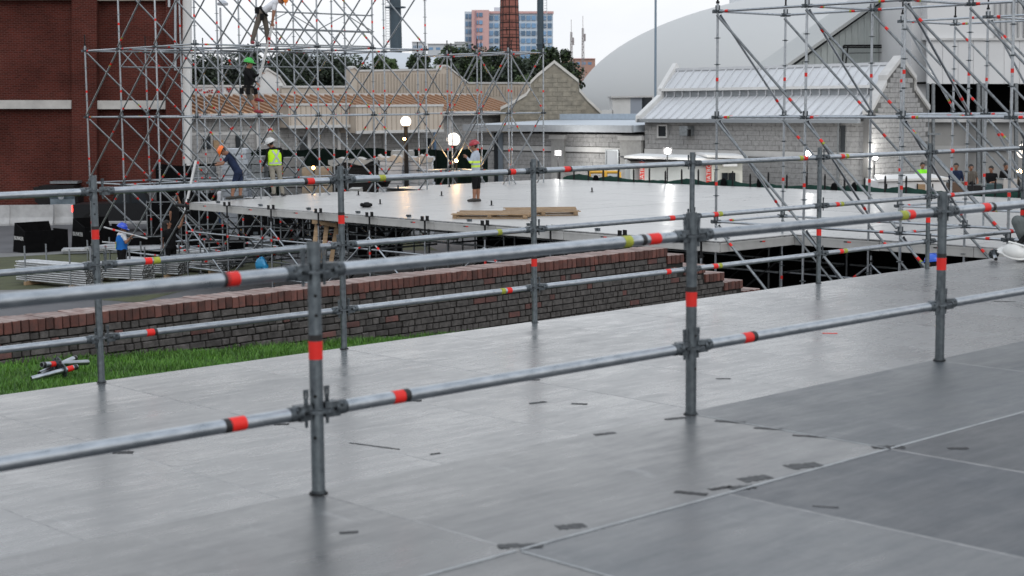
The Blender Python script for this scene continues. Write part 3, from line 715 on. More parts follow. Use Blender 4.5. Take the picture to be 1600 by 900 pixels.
# black sheets added under the deck to keep the space there dark
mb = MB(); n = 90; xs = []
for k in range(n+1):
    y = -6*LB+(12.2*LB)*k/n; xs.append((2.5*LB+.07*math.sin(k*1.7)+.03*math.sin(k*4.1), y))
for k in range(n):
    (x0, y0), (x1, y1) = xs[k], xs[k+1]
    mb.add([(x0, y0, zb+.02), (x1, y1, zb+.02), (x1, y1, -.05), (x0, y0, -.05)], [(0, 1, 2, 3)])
link('dark_backing_cloth', mb.mesh('dark_backing_cloth', [BLACK], True), stage)
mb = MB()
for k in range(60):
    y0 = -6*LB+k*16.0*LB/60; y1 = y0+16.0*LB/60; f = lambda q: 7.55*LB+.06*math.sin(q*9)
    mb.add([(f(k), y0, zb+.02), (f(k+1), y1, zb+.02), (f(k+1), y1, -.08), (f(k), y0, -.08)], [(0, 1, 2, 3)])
link('dark_backing_cloth', mb.mesh('dark_backing_cloth', [BLACK], True), stage)
# stub posts, green net and dark padding along the far edge
NET = mat('green_debris_net', (.012, .07, .05), .8, c2=(.006, .035, .028), scale=14)
stub = cached('stub', lambda: (lambda mb: (mb.cyl((0, 0, -.1), (0, 0, .42), .03, n=8), mb.cyl((0, 0, .38), (0, 0, .46), .02, n=8), mb.mesh('edge_stub', [BLACKST], True))[-1])(MB()))
for k in range(46):
    j = 9.9-k*.345; link('edge_stub', stub, stage, (7.7*LB, j*LB, random.uniform(-.06, .05)))
    if random.random() < .33:
        mb = MB(); w = random.uniform(.06, .15); hh = random.uniform(.5, 1.0); mb.lathe([(0, 0), (w, .02), (w*.95, .2*hh), (w*.6, .36*hh), (0, .42*hh)], 10, sy=random.uniform(.5, 1))
        o = link('edge_pad', mb.mesh('edge_pad', [BLACK], True), stage, (7.72*LB, (j-.15)*LB, -.02))
mb = MB(); N = 160
for k in range(N):
    y0 = 9.9*LB-k*16*LB/N; y1 = y0-16*LB/N; h = lambda q: .05+.13*abs(math.sin(q*.39))*abs(math.sin(q*.11+1))+.03*math.sin(q*1.3)**2
    x = lambda q: 7.78*LB+.05*math.sin(q*.8)
    mb.add([(x(k), y0, -.3), (x(k+1), y1, -.3), (x(k+1), y1, h(k+1)), (x(k), y0, h(k))], [(0, 1, 2, 3)])
link('net_strip', mb.mesh('net_strip', [NET], True), stage)
# clamps along the front edge
clamp = cached('clamp', lambda: (lambda mb: (mb.box((0, 0, .03), (.07, .09, .06)), mb.box((-.05, 0, .045), (.06, .03, .03)), mb.mesh('edge_clamp', [CAST]))[-1])(MB()))
for j in (8.1, 7.1, 6.05, 5.05, 4.1, 3.05, 2.1, 1.1): link('edge_clamp', clamp, stage, (.02*LB, (j+.45)*LB, .0))
for px, py in ((622, 296), (702, 292), (594, 319), (768, 321), (560, 305), (925, 300), (690, 306)):
    w_ = atZ(px, py, ZS)-G(0, 0, ZS); mb = MB(); mb.cyl((0, 0, 0), (0, 0, .13), .022, n=8); mb.box((0, 0, .004), (.09, .09, .008)); link('spigot', mb.mesh('spigot', [BLACKST]), stage, (w_.dot(uS), w_.dot(vS), .001))
# ---- things on the stage
def coil(px, py, r, h, label, name='cable_coil'):
    p = atZ(px, py, ZS); mb = MB()
    for k in range(5):
        rr = r*(.55+.09*k*random.uniform(.8, 1.1)); zc = h*(.25+.13*k) if k < 3 else h*(.2+.08*k); c = Vector((random.uniform(-.02, .02), random.uniform(-.02, .02), zc)); q = 20
        ring = [c+Vector((rr*math.cos(2*math.pi*t/q), rr*math.sin(2*math.pi*t/q), .02*math.sin(5*t))) for t in range(q)]
        for t in range(q): mb.cyl(p+ring[t], p+ring[(t+1) % q], h*.18, n=6, caps=False)
    mb.lathe([(0, .02), (r*.7, .02), (r*.75, h*.5), (r*.35, h*.95), (0, h)], 12, c=p)
    top(name, mb, RUB, label, 'cable', smooth=True)
coil(573, 324, .16, .14, 'small black cable coil lying on the pale stage near its front edge'); coil(596, 293, .30, .42, 'large black cable heap on the far left edge of the stage')
def plank(p0, p1, w, t, name='plank', parent=None, m=WOODP):
    pass
def pallet(label, org, rot, L, W, nb, tilt=None):
    E = empty('pallet', org, label, 'pallet'); E.rotation_mode = 'QUATERNION'; E.rotation_quaternion = rot
    for k in range(3):
        mb = MB(); mb.box(((k-1)*(L/2-.05), 0, .03), (.09, W, .06)); link('bearer', mb.mesh('bearer', [WOODP]), E)
    for k in range(nb):
        mb = MB(); mb.box((0, 0, 0), (L+random.uniform(-.02, .15), .10, .022)); o = link('slat', mb.mesh('slat', [WOODP]), E, (random.uniform(-.05, .05), (k/(nb-1)-.5)*(W-.1), .072+random.uniform(0, .004))); o.rotation_euler = (0, 0, random.uniform(-.03, .03))
    for k in range(3):
        mb = MB(); mb.box((0, 0, 0), (L, .095, .02)); link('slat', mb.mesh('slat', [WOODP]), E, (0, (k-1)*(W/2-.06), -.012))
    return E
qz = lambda a: Quaternion((0, 0, 1), a)
pallet('weathered timber pallet lying flat on the stage, left one of the pair', atZ(772, 340.5, ZS)+Vector((0, .3, .03)), qz(-.16), 1.75, 1.3, 8)
pallet('weathered timber pallet lying flat on the stage, right one of the pair', atZ(846, 336.5, ZS)+Vector((0, .5, .03)), qz(.05), 1.65, 1.6, 8)
# timber frame leaning on the stage front
E = empty('timber_frame', atY(510, 418, 39.4), 'pale timber slat frame leaning upright against the stage front', 'pallet')
o0 = E.location
for (x0, y0, x1, y1) in ((497, 336, 490, 400), (512, 336, 505, 404), (529, 337, 517, 412)):
    a = atY(x0, y0, 40.0)-o0; b = atY(x1, y1, 39.5)-o0; mb = MB(); d = (b-a).normalized(); s = Vector((1, 0, 0))
    mb.hexa([b+Vector((-.055, -.04, 0)), b+Vector((.055, -.04, 0)), b+Vector((.055, .04, 0)), b+Vector((-.055, .04, 0)), a+Vector((-.055, -.04, 0)), a+Vector((.055, -.04, 0)), a+Vector((.055, .04, 0)), a+Vector((-.055, .04, 0))])
    link('slat', mb.mesh('slat', [WOODP]), E)
for (x0, y0, x1, y1) in ((488, 346, 527, 352), (484, 408, 524, 413)):
    a = atY(x0, y0, 39.75)-o0+Vector((0, -.06, 0)); b = atY(x1, y1, 39.75)-o0+Vector((0, -.06, 0)); mb = MB()
    mb.hexa([a+Vector((0, -.015, -.05)), b+Vector((0, -.015, -.05)), b+Vector((0, .015, -.05)), a+Vector((0, .015, -.05)), a+Vector((0, -.015, .05)), b+Vector((0, -.015, .05)), b+Vector((0, .015, .05)), a+Vector((0, .015, .05))])
    link('crossbar', mb.mesh('crossbar', [WOODP]), E)
# blue bag
mb = MB(); c = atY(409, 420, 39.0); mb.lathe([(0, 0), (.13, .02), (.15, .12), (.10, .22), (.03, .27), (0, .27)], 12, c=c, sy=.8)
for k, v in enumerate(mb.v): mb.v[k] = (v[0]*1.0+.05*math.sin(k*2.1), v[1]+.05*math.sin(k*3.7), v[2]+.04*math.sin(k*1.3)*(v[2] > .05)-.5*max(0, v[0]-c.x)*(v[2] > .15))
top('plastic_bag', mb, mat('blue_plastic', (.02, .22, .42), .4), 'crumpled bright blue plastic bag below the front of the stage', 'bag', smooth=True)
# ---- stacks of tube and frames in the yard
WHT = mat('bright_galvanised', (.55, .56, .57), .45, .35, c2=(.36, .37, .38), scale=8, objvar=.15)
def stack(label, c, rz, L, nx, nz, group=None, dx=.068, dz=.062, r=RP, posts=True):
    E = empty('tube_stack', c, label, 'pipes', group, rz=rz)
    for a in range(nz):
        for b in range(nx):
            o = link('tube', cached(('stk', round(L, 2), r), lambda: _stk(L, r)), E, (-L/2+random.uniform(-.04, .04), (b-(nx-1)/2)*dx+(dx/2 if a % 2 else 0)*.4, .14+a*dz)); aim(o, (1, 0, 0))
    for s in (-.32, .32):
        mb = MB(); mb.box((s*L, 0, .055), (.09, nx*dx+.2, .1)); link('bearer', mb.mesh('bearer', [WOODP]), E)
        if posts:
            for t in (-1, 1):
                mb = MB(); mb.cyl((s*L, t*(nx*dx/2+.06), .0), (s*L, t*(nx*dx/2+.06), nz*dz+.55), .024, n=8); link('rack_post', mb.mesh('rack_post', [GALV], True), E)
    return E
def _stk(L, r):
    mb = MB(); mb.cyl((0, 0, 0), (0, 0, L), r, n=10); mb.cyl((0, 0, -.002), (0, 0, .01), r*.78, n=8, m=1); mb.cyl((0, 0, L-.01), (0, 0, L+.002), r*.78, n=8, m=1); return mb.mesh('tube', [WHT, HOLE], True)
def ground_at(px, py): return atZ(px, py, 0)
stack('long stack of scaffold tubes in a rack at the left of the yard', ground_at(92, 447), -.62, 3.0, 9, 9)
stack('stack of scaffold tubes beside the post foot, second from the left', ground_at(185, 440), -.45, 2.2, 8, 7)
stack('stack of scaffold tubes, third from the left in the yard', ground_at(240, 432), -.45, 2.2, 8, 7)
stack('stack of scaffold tubes under the tall tower, fourth from the left', ground_at(312, 425), -.5, 2.2, 9, 6)
def frames(label, c, rz, n, L=2.07, W=.9, name='platform_stack', legs=0.0, cat='scaffold deck'):
    E = empty(name, c, label, cat, rz=rz)
    for k in range(n):
        mb = MB(); z = legs+.06+k*.085
        mb.box((0, 0, z+.025), (L, W, .012)); 
        for s in (-1, 1): mb.box((0, s*W/2, z), (L, .04, .06)); mb.box((s*L/2, 0, z), (.04, W, .06))
        o = link('platform', mb.mesh('platform', [GALVD if k < n-1 else WHT]), E, (random.uniform(-.05, .05), random.uniform(-.05, .05), 0)); o.rotation_euler = (0, 0, random.uniform(-.03, .03))
    if legs:
        for s in (-1, 1):
            for t in (-1, 0, 1):
                mb = MB(); mb.cyl((t*(L/2-.1), s*(W/2-.06), 0), (t*(L/2-.1), s*(W/2-.06), legs+.3), .024, n=8); link('leg', mb.mesh('leg', [GALV], True), E)
    return E
frames('raised grey platform on short legs beside the worker in the blue vest', ground_at(215, 417), -.35, 1, 3.0, 1.3, legs=.55)
frames('low stack of grey deck frames under the left end of the stage', ground_at(365, 408), -.2, 3, 2.4, 1.0)
frames('stack of grey deck frames lying under the stage left of the timber frame', ground_at(440, 392), .3, 6, 2.0, 1.4)
frames('flat stack of grey boards behind the tall tower', ground_at(330, 398), .1, 2, 3.0, 1.2)
frames('long grey boards stacked behind the raised platform', ground_at(170, 395), .2, 2, 3.0, .8)
frames('dark stack of deck frames far under the stage', ground_at(480, 372), .4, 8, 2.6, 1.6)
frames('single grey deck frame leaning low under the stage centre', ground_at(560, 400), .5, 2, 2.4, 1.0)
def loose(label, a, b, name='scaffold_tube', m=WHT, r=RP):
    o = empty(name, a, label, 'pipe'); t = tube('tube', o, (0, 0, 0), b-a, m, r); L = (b-a).length
    link('marker_tape', band_mesh(TRED, .08, r+.003), t, (0, 0, L*.2)); return o
loose('bright loose tube carried level beside the blue helmet', atY(162, 355, 44.6), atY(230, 373, 44.9))
loose('long white pole held up by the worker dressed in black', atY(287, 338, 46.4), atY(306, 251, 47.2), m=WHITEP, r=.038)
loose('slanting white pole held between the two workers climbing the tower', atY(425, 42, 44.2), atY(406, 120, 44.7), m=WHITEP, r=.036)
for k, (x0, y0, x1, y1, Y) in enumerate(((160, 378, 255, 386, 50), (270, 393, 350, 386, 47), (300, 410, 395, 405, 44), (415, 395, 470, 404, 44), (335, 398, 420, 390, 48))):
    a = atY(x0, y0, Y); b = atY(x1, y1, Y+1); a.z = max(a.z, .03); b.z = max(b.z, .03)
    loose(['loose tube lying behind the raised platform', 'loose tube lying below the tall tower, leftmost', 'loose tube lying nearest the wall below the stage end', 'loose tube lying under the stage left of the timber frame', 'loose tube lying below the stage end beside the deck frames'][k], a, b)
# ------------------------------------------------------------------ buildings round the yard
class Wing:
    def __init__(s, o, d): s.o = Vector((o[0], o[1], 0)); s.d = Vector((d[0], d[1], 0)).normalized(); s.b = Vector((-s.d.y, s.d.x, 0))
    def s_at(s, px): return t_px(s.o+Vector((0, 0, CZ)), s.o+s.d+Vector((0, 0, CZ)), px)
    def p(s, a, t, z): return s.o+s.d*a+s.b*t+Vector((0, 0, z))
    def hit(s, px, py, t=0.0):
        r = ray(px, py); c = Vector((0, 0, CZ)); k = (s.o+s.b*t-c).dot(s.b)/r.dot(s.b); return c+r*k
    def z_at(s, px, py, t=0.0): return s.hit(px, py, t).z
    def slab(s, mb, a0, a1, t0, t1, z0, z1, m=0):
        mb.hexa([s.p(a0, t0, z0), s.p(a1, t0, z0), s.p(a1, t1, z0), s.p(a0, t1, z0), s.p(a0, t0, z1), s.p(a1, t0, z1), s.p(a1, t1, z1), s.p(a0, t1, z1)], m)
BLOCK = mat('grey_split_block', (.37, .365, .36), .95, c2=(.25, .247, .243), scale=7, bump=.5, bscale=25)
BLOCKJ = mat('block_joint', (.12, .118, .115), .95)
BAND = mat('pale_band', (.50, .495, .485), .85, var=.1, scale=2)
WROOF = mat('white_metal_roof', (.54, .555, .575), .45, .1, var=.07, scale=1.2, objvar=.04)
TAN = mat('tan_metal_roof', (.55, .32, .18), .55, var=.12, scale=1.0)
TAND = mat('tan_roof_rib', (.25, .14, .078), .6, var=.15)
BEIGE = mat('beige_cladding', (.47, .41, .345), .7, var=.06, scale=.6)
BEIGED = mat('beige_cladding_rib', (.40, .345, .29), .7)
DARKW = mat('dark_glass', (.02, .024, .028), .12)
STONE = mat('old_stone', (.30, .27, .215), .9, c2=(.17, .155, .125), scale=3.0, bump=.5, bscale=12)
COPE = mat('pale_coping', (.52, .50, .46), .8, var=.12, scale=2)
def blocks(name, W, parent, a0, a1, z0, z1, t=0.0, bw=.42, bh=.205, holes=()):
    mb = MB(); r = 0; z = z0
    while z+bh*.5 < z1:
        a = a0-(bw/2 if r % 2 else 0)
        while a < a1:
            x0, x1 = max(a, a0), min(a+bw, a1); zz = min(z+bh, z1)
            if x1-x0 > .05 and not any(h[0] < (x0+x1)/2 < h[1] and h[2] < (z+zz)/2 < h[3] for h in holes):
                q = random.uniform(.006, .028)
                W.slab(mb, x0+.006, x1-.006, t-q, t+.05, z+.005, zz-.006)
            a += bw
        z += bh; r += 1
    w = Vector((0, 0, 0)); return tag(part(name, mb, BLOCK, parent), kind='stuff')
def slabpart(name, W, parent, a0, a1, t0, t1, z0, z1, m):
    mb = MB(); W.slab(mb, a0, a1, t0, t1, z0, z1); return part(name, mb, m, parent)
def openpart(name, W, parent, px0, py0, px1, py1, m, t=-.03, frame=None):
    a0, a1 = W.s_at(px0), W.s_at(px1); z0, z1 = W.z_at((px0+px1)/2, py1), W.z_at((px0+px1)/2, py0)
    o = slabpart(name, W, parent, a0, a1, t-.03, t+.06, z0, z1, m)
    if frame:
        mb = MB(); f = .07
        for (x0, x1, y0, y1) in ((a0-f, a0, z0-f, z1+f), (a1, a1+f, z0-f, z1+f), (a0, a1, z1, z1+f), (a0, a1, z0-f, z0)): W.slab(mb, x0, x1, t-.06, t+.05, y0, y1)
        part('frame', mb, frame, o)
    return o
RW = Wing((-1.3, 79.9), (.680, -.734)); LW = Wing((-14.69, 72.8), (.734, .679))
# -- white roofed block building
B = empty('roofed_building', RW.p(RW.s_at(1180), 0, 0), 'grey block building with white standing seam roof and small gable end', 'building')
a0, a1 = RW.s_at(1008), RW.s_at(1352); ze = 4.27
slabpart('wall', RW, B, a0, a1, .02, 4.0, 0, ze, BLOCKJ)
win = (RW.s_at(1030), RW.s_at(1043), 3.55, 4.1)
blocks('block_courses', RW, B, a0, a1, 2.95, ze-.05); blocks('block_courses', RW, B, a0, a1, .6, 2.66)
slabpart('band', RW, B, a0, a1, -.05, .02, 2.68, 2.93, BAND)
openpart('window', RW, B, 1031, 197, 1043, 213, DARKW, -.05, BAND)
openpart('window', RW, B, 1316, 196, 1322, 238, DARKW, -.04)
mb = MB(); q = RW.hit(1074, 200); mb.box(q+Vector((-.05, -.3, -.12)), (.46, .5, .42), rz=-.8); mb.box(q+Vector((-.1, -.52, -.2)), (.40, .12, .3), 1, rz=-.8); part('wall_lamp', mb, [GALVD, BLACKST], B)
tt = [(-.35, ze-.02), (1.15, 5.23), (1.15, 5.53), (2.0, 6.46)]
def roofstrip(name, p0, p1, m):
    mb = MB(); n = Vector((0, 0, .05)); A = [RW.p(a0+.1, p0[0], p0[1]), RW.p(a1-.05, p0[0], p0[1]), RW.p(a1-.05, p1[0], p1[1]), RW.p(a0+.1, p1[0], p1[1])]
    mb.hexa([v-n for v in A]+[v for v in A]); o = part(name, mb, m, B); k = a0+.3
    while k < a1-.1:
        mb = MB(); x, y = RW.p(k, p0[0], p0[1]), RW.p(k, p1[0], p1[1]); w = RW.d*.025; h = Vector((0, 0, .075)) if p1[0] != p0[0] else -RW.b*.06
        mb.hexa([x-w, x+w, y+w, y-w, x-w+h, x+w+h, y+w+h, y-w+h]); part('seam_rib', mb, WROOF, o); k += .47
    return o
roofstrip('roof', tt[0], tt[1], WROOF); roofstrip('clerestory', tt[1], tt[2], mat('clerestory_metal', (.52, .55, .58), .5)); roofstrip('roof', (1.0, 5.55), tt[3], WROOF)
mb = MB(); A = [RW.p(a0, 4.3, ze), RW.p(a1, 4.3, ze), RW.p(a1, 2.0, 6.46), RW.p(a0, 2.0, 6.46)]; mb.hexa([v-Vector((0, 0, .05)) for v in A]+A); part('roof', mb, WROOF, B)
slabpart('ridge_cap', RW, B, a0, a1, 1.9, 2.12, 6.42, 6.54, WROOF); slabpart('gutter', RW, B, a0-.05, a1, -.5, -.3, ze-.16, ze+.0, mat('grey_gutter', (.26, .28, .30), .5, .4)); slabpart('eave_trim', RW, B, a0, a1, .95, 1.05, 5.5, 5.62, WHITEP)
prof = [(-.5, ze-.15), (-.5, ze+.15), (.95, 5.35), (.95, 5.62), (2.0, 6.78), (3.05, 5.62), (3.05, 5.35), (4.5, ze+.15), (4.5, ze-.15)]
mb = MB(); mb.prism([RW.p(a0-.12, t, z) for t, z in prof], RW.d*.24); part('gable_parapet', mb, WHITEP, B)
prof2 = [(-.1, 0), (-.1, 4.45), (.94, 5.62), (.95, 5.83), (2.0, 6.62), (3.05, 5.83), (3.06, 5.43), (4.1, 4.62), (4.1, 0)]
mb = MB(); mb.prism([RW.p(a1, t, z) for t, z in prof2], RW.d*.25); part('gable_wall', mb, BLOCKJ, B)
EW = Wing(RW.p(a1+.27, 0, 0)[:2], RW.b[:2]); EW.b = -RW.d
mb = MB()
for k in range(len(prof2)-3):
    (t0, z0), (t1, z1) = prof2[k+1], prof2[k+2]
    A = [RW.p(a1-.06, t0, z0), RW.p(a1+.36, t0, z0), RW.p(a1+.36, t1, z1), RW.p(a1-.06, t1, z1)]; mb.hexa([v-Vector((0, 0, .02)) for v in A]+[v+Vector((0, 0, .17)) for v in A])
part('coping', mb, BAND, B)
mb = MB()                       # split blocks on the gable end
z = .3; r = 0
while z < 6.4:
    t = -.1-(.2 if r % 2 else 0)
    while t < 4.1:
        lim = min(np.interp(t, [q[0] for q in prof2[1:-1]], [q[1] for q in prof2[1:-1]]), np.interp(t+.4, [q[0] for q in prof2[1:-1]], [q[1] for q in prof2[1:-1]]))
        if z+.2 < lim and t >= -.1 and t+.4 <= 4.1:
            h = random.uniform(.255, .285); RWp = RW; mb.hexa([RW.p(a1+.2, t+.008, z+.008), RW.p(a1+h, t+.008, z+.008), RW.p(a1+h, t+.392, z+.008), RW.p(a1+.2, t+.392, z+.008), RW.p(a1+.2, t+.008, z+.192), RW.p(a1+h, t+.008, z+.192), RW.p(a1+h, t+.392, z+.192), RW.p(a1+.2, t+.392, z+.192)])
        t += .4
    z += .2; r += 1
tag(part('gable_blocks', mb, BLOCK, B), kind='stuff')
slabpart('downpipe', RW, B, RW.s_at(1311), RW.s_at(1314), -.1, .0, 0, ze, GALVD)
# -- low flat building
B2 = empty('flat_building', RW.p(RW.s_at(880), 0, 0), 'low grey block building with flat pale roof edge in the middle', 'building')
b0, b1 = RW.s_at(744), a0-.14; zf = 3.55
slabpart('wall', RW, B2, b0, b1, .02, 6.0, 0, zf, BLOCKJ)
blocks('block_courses', RW, B2, b0, b1, 2.98, zf); blocks('block_courses', RW, B2, b0, b1, .6, 2.70)
slabpart('band', RW, B2, b0, b1, -.06, .02, 2.72, 2.95, BAND)
FR = mat('grey_fascia', (.36, .38, .40), .5, .2, var=.08); PRF = mat('pale_flat_roof', (.45, .49, .53), .55, var=.08, scale=.5)
slabpart('fascia', RW, B2, b0-.2, b1, -.75, -.6, 3.66, 3.98, FR)
mb = MB(); A = [RW.p(b0-.2, -.62, 3.97), RW.p(b1, -.62, 3.97), RW.p(b1, 6, 4.16), RW.p(b0-.2, 6, 4.16)]; mb.hexa([v-Vector((0, 0, .3)) for v in A]+A); part('roof', mb, PRF, B2)
slabpart('roof_kerb', RW, B2, b0-.2, b1, 5.6, 6.1, 4.16, 4.45, mat('blue_grey_parapet', (.36, .42, .48), .6, var=.1))
for x0, x1 in ((864, 884), (972, 1005)): slabpart('pillar', RW, B2, RW.s_at(x0), RW.s_at(x1), -.14, .02, 0, 3.3, mat('pale_lamplit_block_pillar', (.40, .395, .38), .9, c2=(.30, .295, .285), scale=6, bump=.4, bscale=18)); slabpart('pillar_cap', RW, B2, RW.s_at(x0)-.1, RW.s_at(x1)+.1, -.2, .02, 3.3, 3.5, BAND)  # flood lamp's light put into the pillar colour, paler than the wall blocks
openpart('door', RW, B2, 950, 236, 967, 300, mat('grey_door', (.34, .36, .385), .5), -.05, GALVD)
openpart('opening', RW, B2, 773, 207, 779, 300, DARKW, -.05); openpart('downpipe', RW, B2, 781, 207, 787, 300, mat('slate_pipe', (.16, .19, .22), .5), -.12)
# -- tan roofed wing on the left
B3 = empty('tan_roof_building', LW.p(LW.s_at(500), 0, 0), 'beige and grey building with tan ribbed metal roof behind the scaffold', 'building')
c0, c1 = LW.s_at(288), LW.s_at(812); zE = 4.62; zR = 5.46; tR = 3.2
slabpart('wall', LW, B3, c0, c1, .02, 6, 0, zE, BLOCKJ); blocks('block_courses', LW, B3, c0, c1, 1.2, zE-.05)
mb = MB(); A = [LW.p(c0, -.4, zE), LW.p(c1, -.4, zE), LW.p(c1, tR, zR), LW.p(c0, tR, zR)]; mb.hexa([v-Vector((0, 0, .12)) for v in A]+A); rf = part('roof', mb, TAN, B3)
k = c0+.1
while k < c1:
    mb = MB(); x, y = LW.p(k, -.42, zE-.02), LW.p(k, tR, zR); w = LW.d*.085; h = Vector((0, 0, .11)); mb.hexa([x-w, x+w, y+w, y-w, x-w*.7+h, x+w*.7+h, y+w*.7+h, y-w*.7+h]); part('roof_rib', mb, TAND, rf); k += .46
slabpart('eave_trim', LW, B3, c0, c1, -.52, -.38, zE-.2, zE+.02, BAND)
slabpart('ridge_trim', LW, B3, c0, c1, tR-.05, tR+.15, zR-.02, zR+.14, BAND)
slabpart('band', LW, B3, c0, LW.s_at(402), -.05, .02, LW.z_at(350, 211), LW.z_at(350, 206.5), BAND)
for x in (399, 479, 526, 598, 700): slabpart('column', LW, B3, LW.s_at(x-2.2), LW.s_at(x+2.2), -.16, .02, 0, zE-.2, BAND)
for x0, y0, x1, y1, m in ((315, 213, 326, 233, DARKW), (366, 212, 377, 231, DARKW), (331, 219, 346, 233, WOODP), (467, 213, 476, 238, DARKW), (664, 216, 671, 240, DARKW), (676, 196, 679, 240, mat('blue_downpipe', (.12, .2, .32), .5))): openpart('window', LW, B3, x0, y0, x1, y1, m, -.06)
def cladding(px0, px1, py0, py1, tf, name='fascia_volume'):
    s0_, s1_ = LW.s_at(px0), LW.s_at(px1); z0, z1 = LW.z_at((px0+px1)/2, py1, tf), LW.z_at((px0+px1)/2, py0, tf)
    o = slabpart(name, LW, B3, s0_, s1_, tf, 0, z0, z1, BEIGE); k = s0_+.1
    while k < s1_: slabpart('rib', LW, o, k-.02, k+.02, tf-.03, tf+.01, z0+.1, z1-.06, BEIGED); k += .3
    slabpart('trim', LW, o, s0_-.03, s1_+.03, tf-.06, .05, z1-.06, z1+.05, BAND); slabpart('trim', LW, o, s0_-.03, s1_+.03, tf-.06, tf+.02, z0-.04, z0+.1, BAND)
cladding(432, 526, 163, 199, -1.0); cladding(527, 662, 165, 207, -1.5)
mb = MB(); q = LW.hit(419, 201); LW.slab(mb, LW.s_at(415), LW.s_at(424), -.05, .0, LW.z_at(419, 207), LW.z_at(419, 196)); mb2 = MB()
sg = part('wall_sign', mb, WHITEP, B3)
mb = MB(); 
for k in range(16):
    w0, w1 = 2*math.pi*k/16, 2*math.pi*(k+1)/16; f = lambda w, r: q+LW.d*(r*math.cos(w))+Vector((0, 0, r*math.sin(w)))-LW.b*.07
    mb.add([f(w0, .075), f(w1, .075), f(w1, .055), f(w0, .055)], [(0, 1, 2, 3)])
mb.add([q-LW.b*.07+LW.d*.05+Vector((0, 0, -.06)), q-LW.b*.07+LW.d*.06+Vector((0, 0, -.05)), q-LW.b*.07-LW.d*.05+Vector((0, 0, .06)), q-LW.b*.07-LW.d*.06+Vector((0, 0, .05))], [(0, 1, 2, 3)]); part('sign_symbol', mb, BLACKST, sg)
def parapet(name, pts, t, m, th=.35, cope=True):
    P = [LW.hit(x, y, t) for x, y in pts]; mb = MB(); mb.prism(P, LW.b*th); o = part(name, mb, m, B3)
    if cope:
        mb = MB()
        for k in range(len(P)-1):
            a, b = P[k], P[k+1]
            if abs((b-a).normalized().z) < .95: A = [a-LW.b*.08, b-LW.b*.08, b+LW.b*(th+.08), a+LW.b*(th+.08)]; mb.hexa(A+[v+Vector((0, 0, .1)) for v in A])
        part('coping', mb, BAND, o)
    return o
pw = parapet('white_parapet', [(270, 168), (270, 136), (401, 136), (401, 168)][1:3]+[(401, 160), (270, 160)], 3.6, WHITEP)
GRF = mat('red_graffiti', (.35, .03, .03), .7)
mb = MB()
for k in range(26):
    x = 298+random.uniform(0, 62); y = random.uniform(139, 147); a = LW.hit(x, y, 3.54); b = LW.hit(x+random.uniform(-3, 3), y+random.uniform(-4, 4), 3.54); mb.cyl(a, b, .035, n=5)
part('graffiti', mb, GRF, pw)
parapet('white_gable', [(396, 160), (404, 135), (411, 112), (417, 109), (436, 121), (446, 136), (446, 160)], 4.2, WHITEP)
parapet('beige_wall', [(440, 137), (549, 137), (549, 160), (440, 160)], 4.0, BEIGE)
bp_ = parapet('beige_parapet', [(547, 160), (547, 108), (553, 106), (559, 112), (688, 110), (690, 104), (698, 104), (712, 116), (731, 131), (834, 131), (834, 160)], 4.6, BEIGE)
for k in range(58):
    x = 560+k*4.7; y = 113 if x < 697 else (104+(x-697)*.80 if x < 731 else 133)
    mb = MB(); a = LW.hit(x, y+2, 4.57); b = LW.hit(x, 150, 4.57); w = LW.d*.03; mb.hexa([b-w-LW.b*.03, b+w-LW.b*.03, b+w, b-w, a-w-LW.b*.03, a+w-LW.b*.03, a+w, a-w]); part('rib', mb, BEIGED, bp_)
# -- old stone gable
def fpoly(pts, Y): return [atY(x, y, Y) for x, y in pts]
B4 = empty('stone_gable_house', Vector((2.2, 84, 0)), 'old house with curved stone gable end and pale coping', 'building')
gp = [(782, 300), (782, 172), (800, 163), (822, 150), (828, 141), (829, 131), (840, 120), (866, 99), (880, 110), (904, 129), (905, 143), (918, 158), (940, 179), (940, 300)]
mb = MB(); mb.prism(fpoly(gp, 84), (0, 7, 0)); part('gable_wall', mb, STONE, B4)
mb = MB(); P = fpoly(gp[1:-1], 84)
for a, b in zip(P[:-1], P[1:]):
    A = [a+Vector((0, -.1, 0)), b+Vector((0, -.1, 0)), b+Vector((0, .45, 0)), a+Vector((0, .45, 0))]; mb.hexa(A+[v+Vector((0, 0, .17)) for v in A])
part('coping', mb, COPE, B4)
mb = MB(); lim = lambda x: np.interp(x, [p.x for p in P], [p.z for p in P]); z = 3.2; r = 0
while z < 7.2:
    x = P[0].x-(.25 if r % 2 else 0)
    while x < P[-1].x:
        if x > P[0].x and z+.24 < min(lim(x), lim(x+.5))-.05: mb.box((x+.25, 83.99-random.uniform(0, .02), z+.12), (.485, .06, .225))
        x += .5
    z += .24; r += 1
tag(part('stone_courses', mb, STONE, B4), kind='stuff')
# roof shed with open door between the houses
B5 = empty('roof_shed', atY(1000, 200, 92), 'small white and blue grey shed with dark doorway under the vault', 'shed')
for x0, y0, x1, y1, m, nm in ((957, 153, 985, 190, WHITEP, 'white_wall'), (985, 152, 1003, 190, mat('blue_grey_door', (.28, .31, .36), .5), 'door'), (1003, 152, 1019, 190, DARKW, 'doorway'), (940, 172, 958, 190, WHITEP, 'low_wall')):
    P = fpoly([(x0, y1), (x1, y1), (x1, y0), (x0, y0)], 92); mb = MB(); mb.prism(P, (0, 3 if nm != 'doorway' else 2.5, 0)); part(nm, mb, m, B5)
mb = MB(); mb.prism(fpoly([(955, 153), (1021, 152), (1021, 149.5), (955, 150.5)], 91.8), (0, 3.4, 0)); part('roof', mb, BAND, B5)
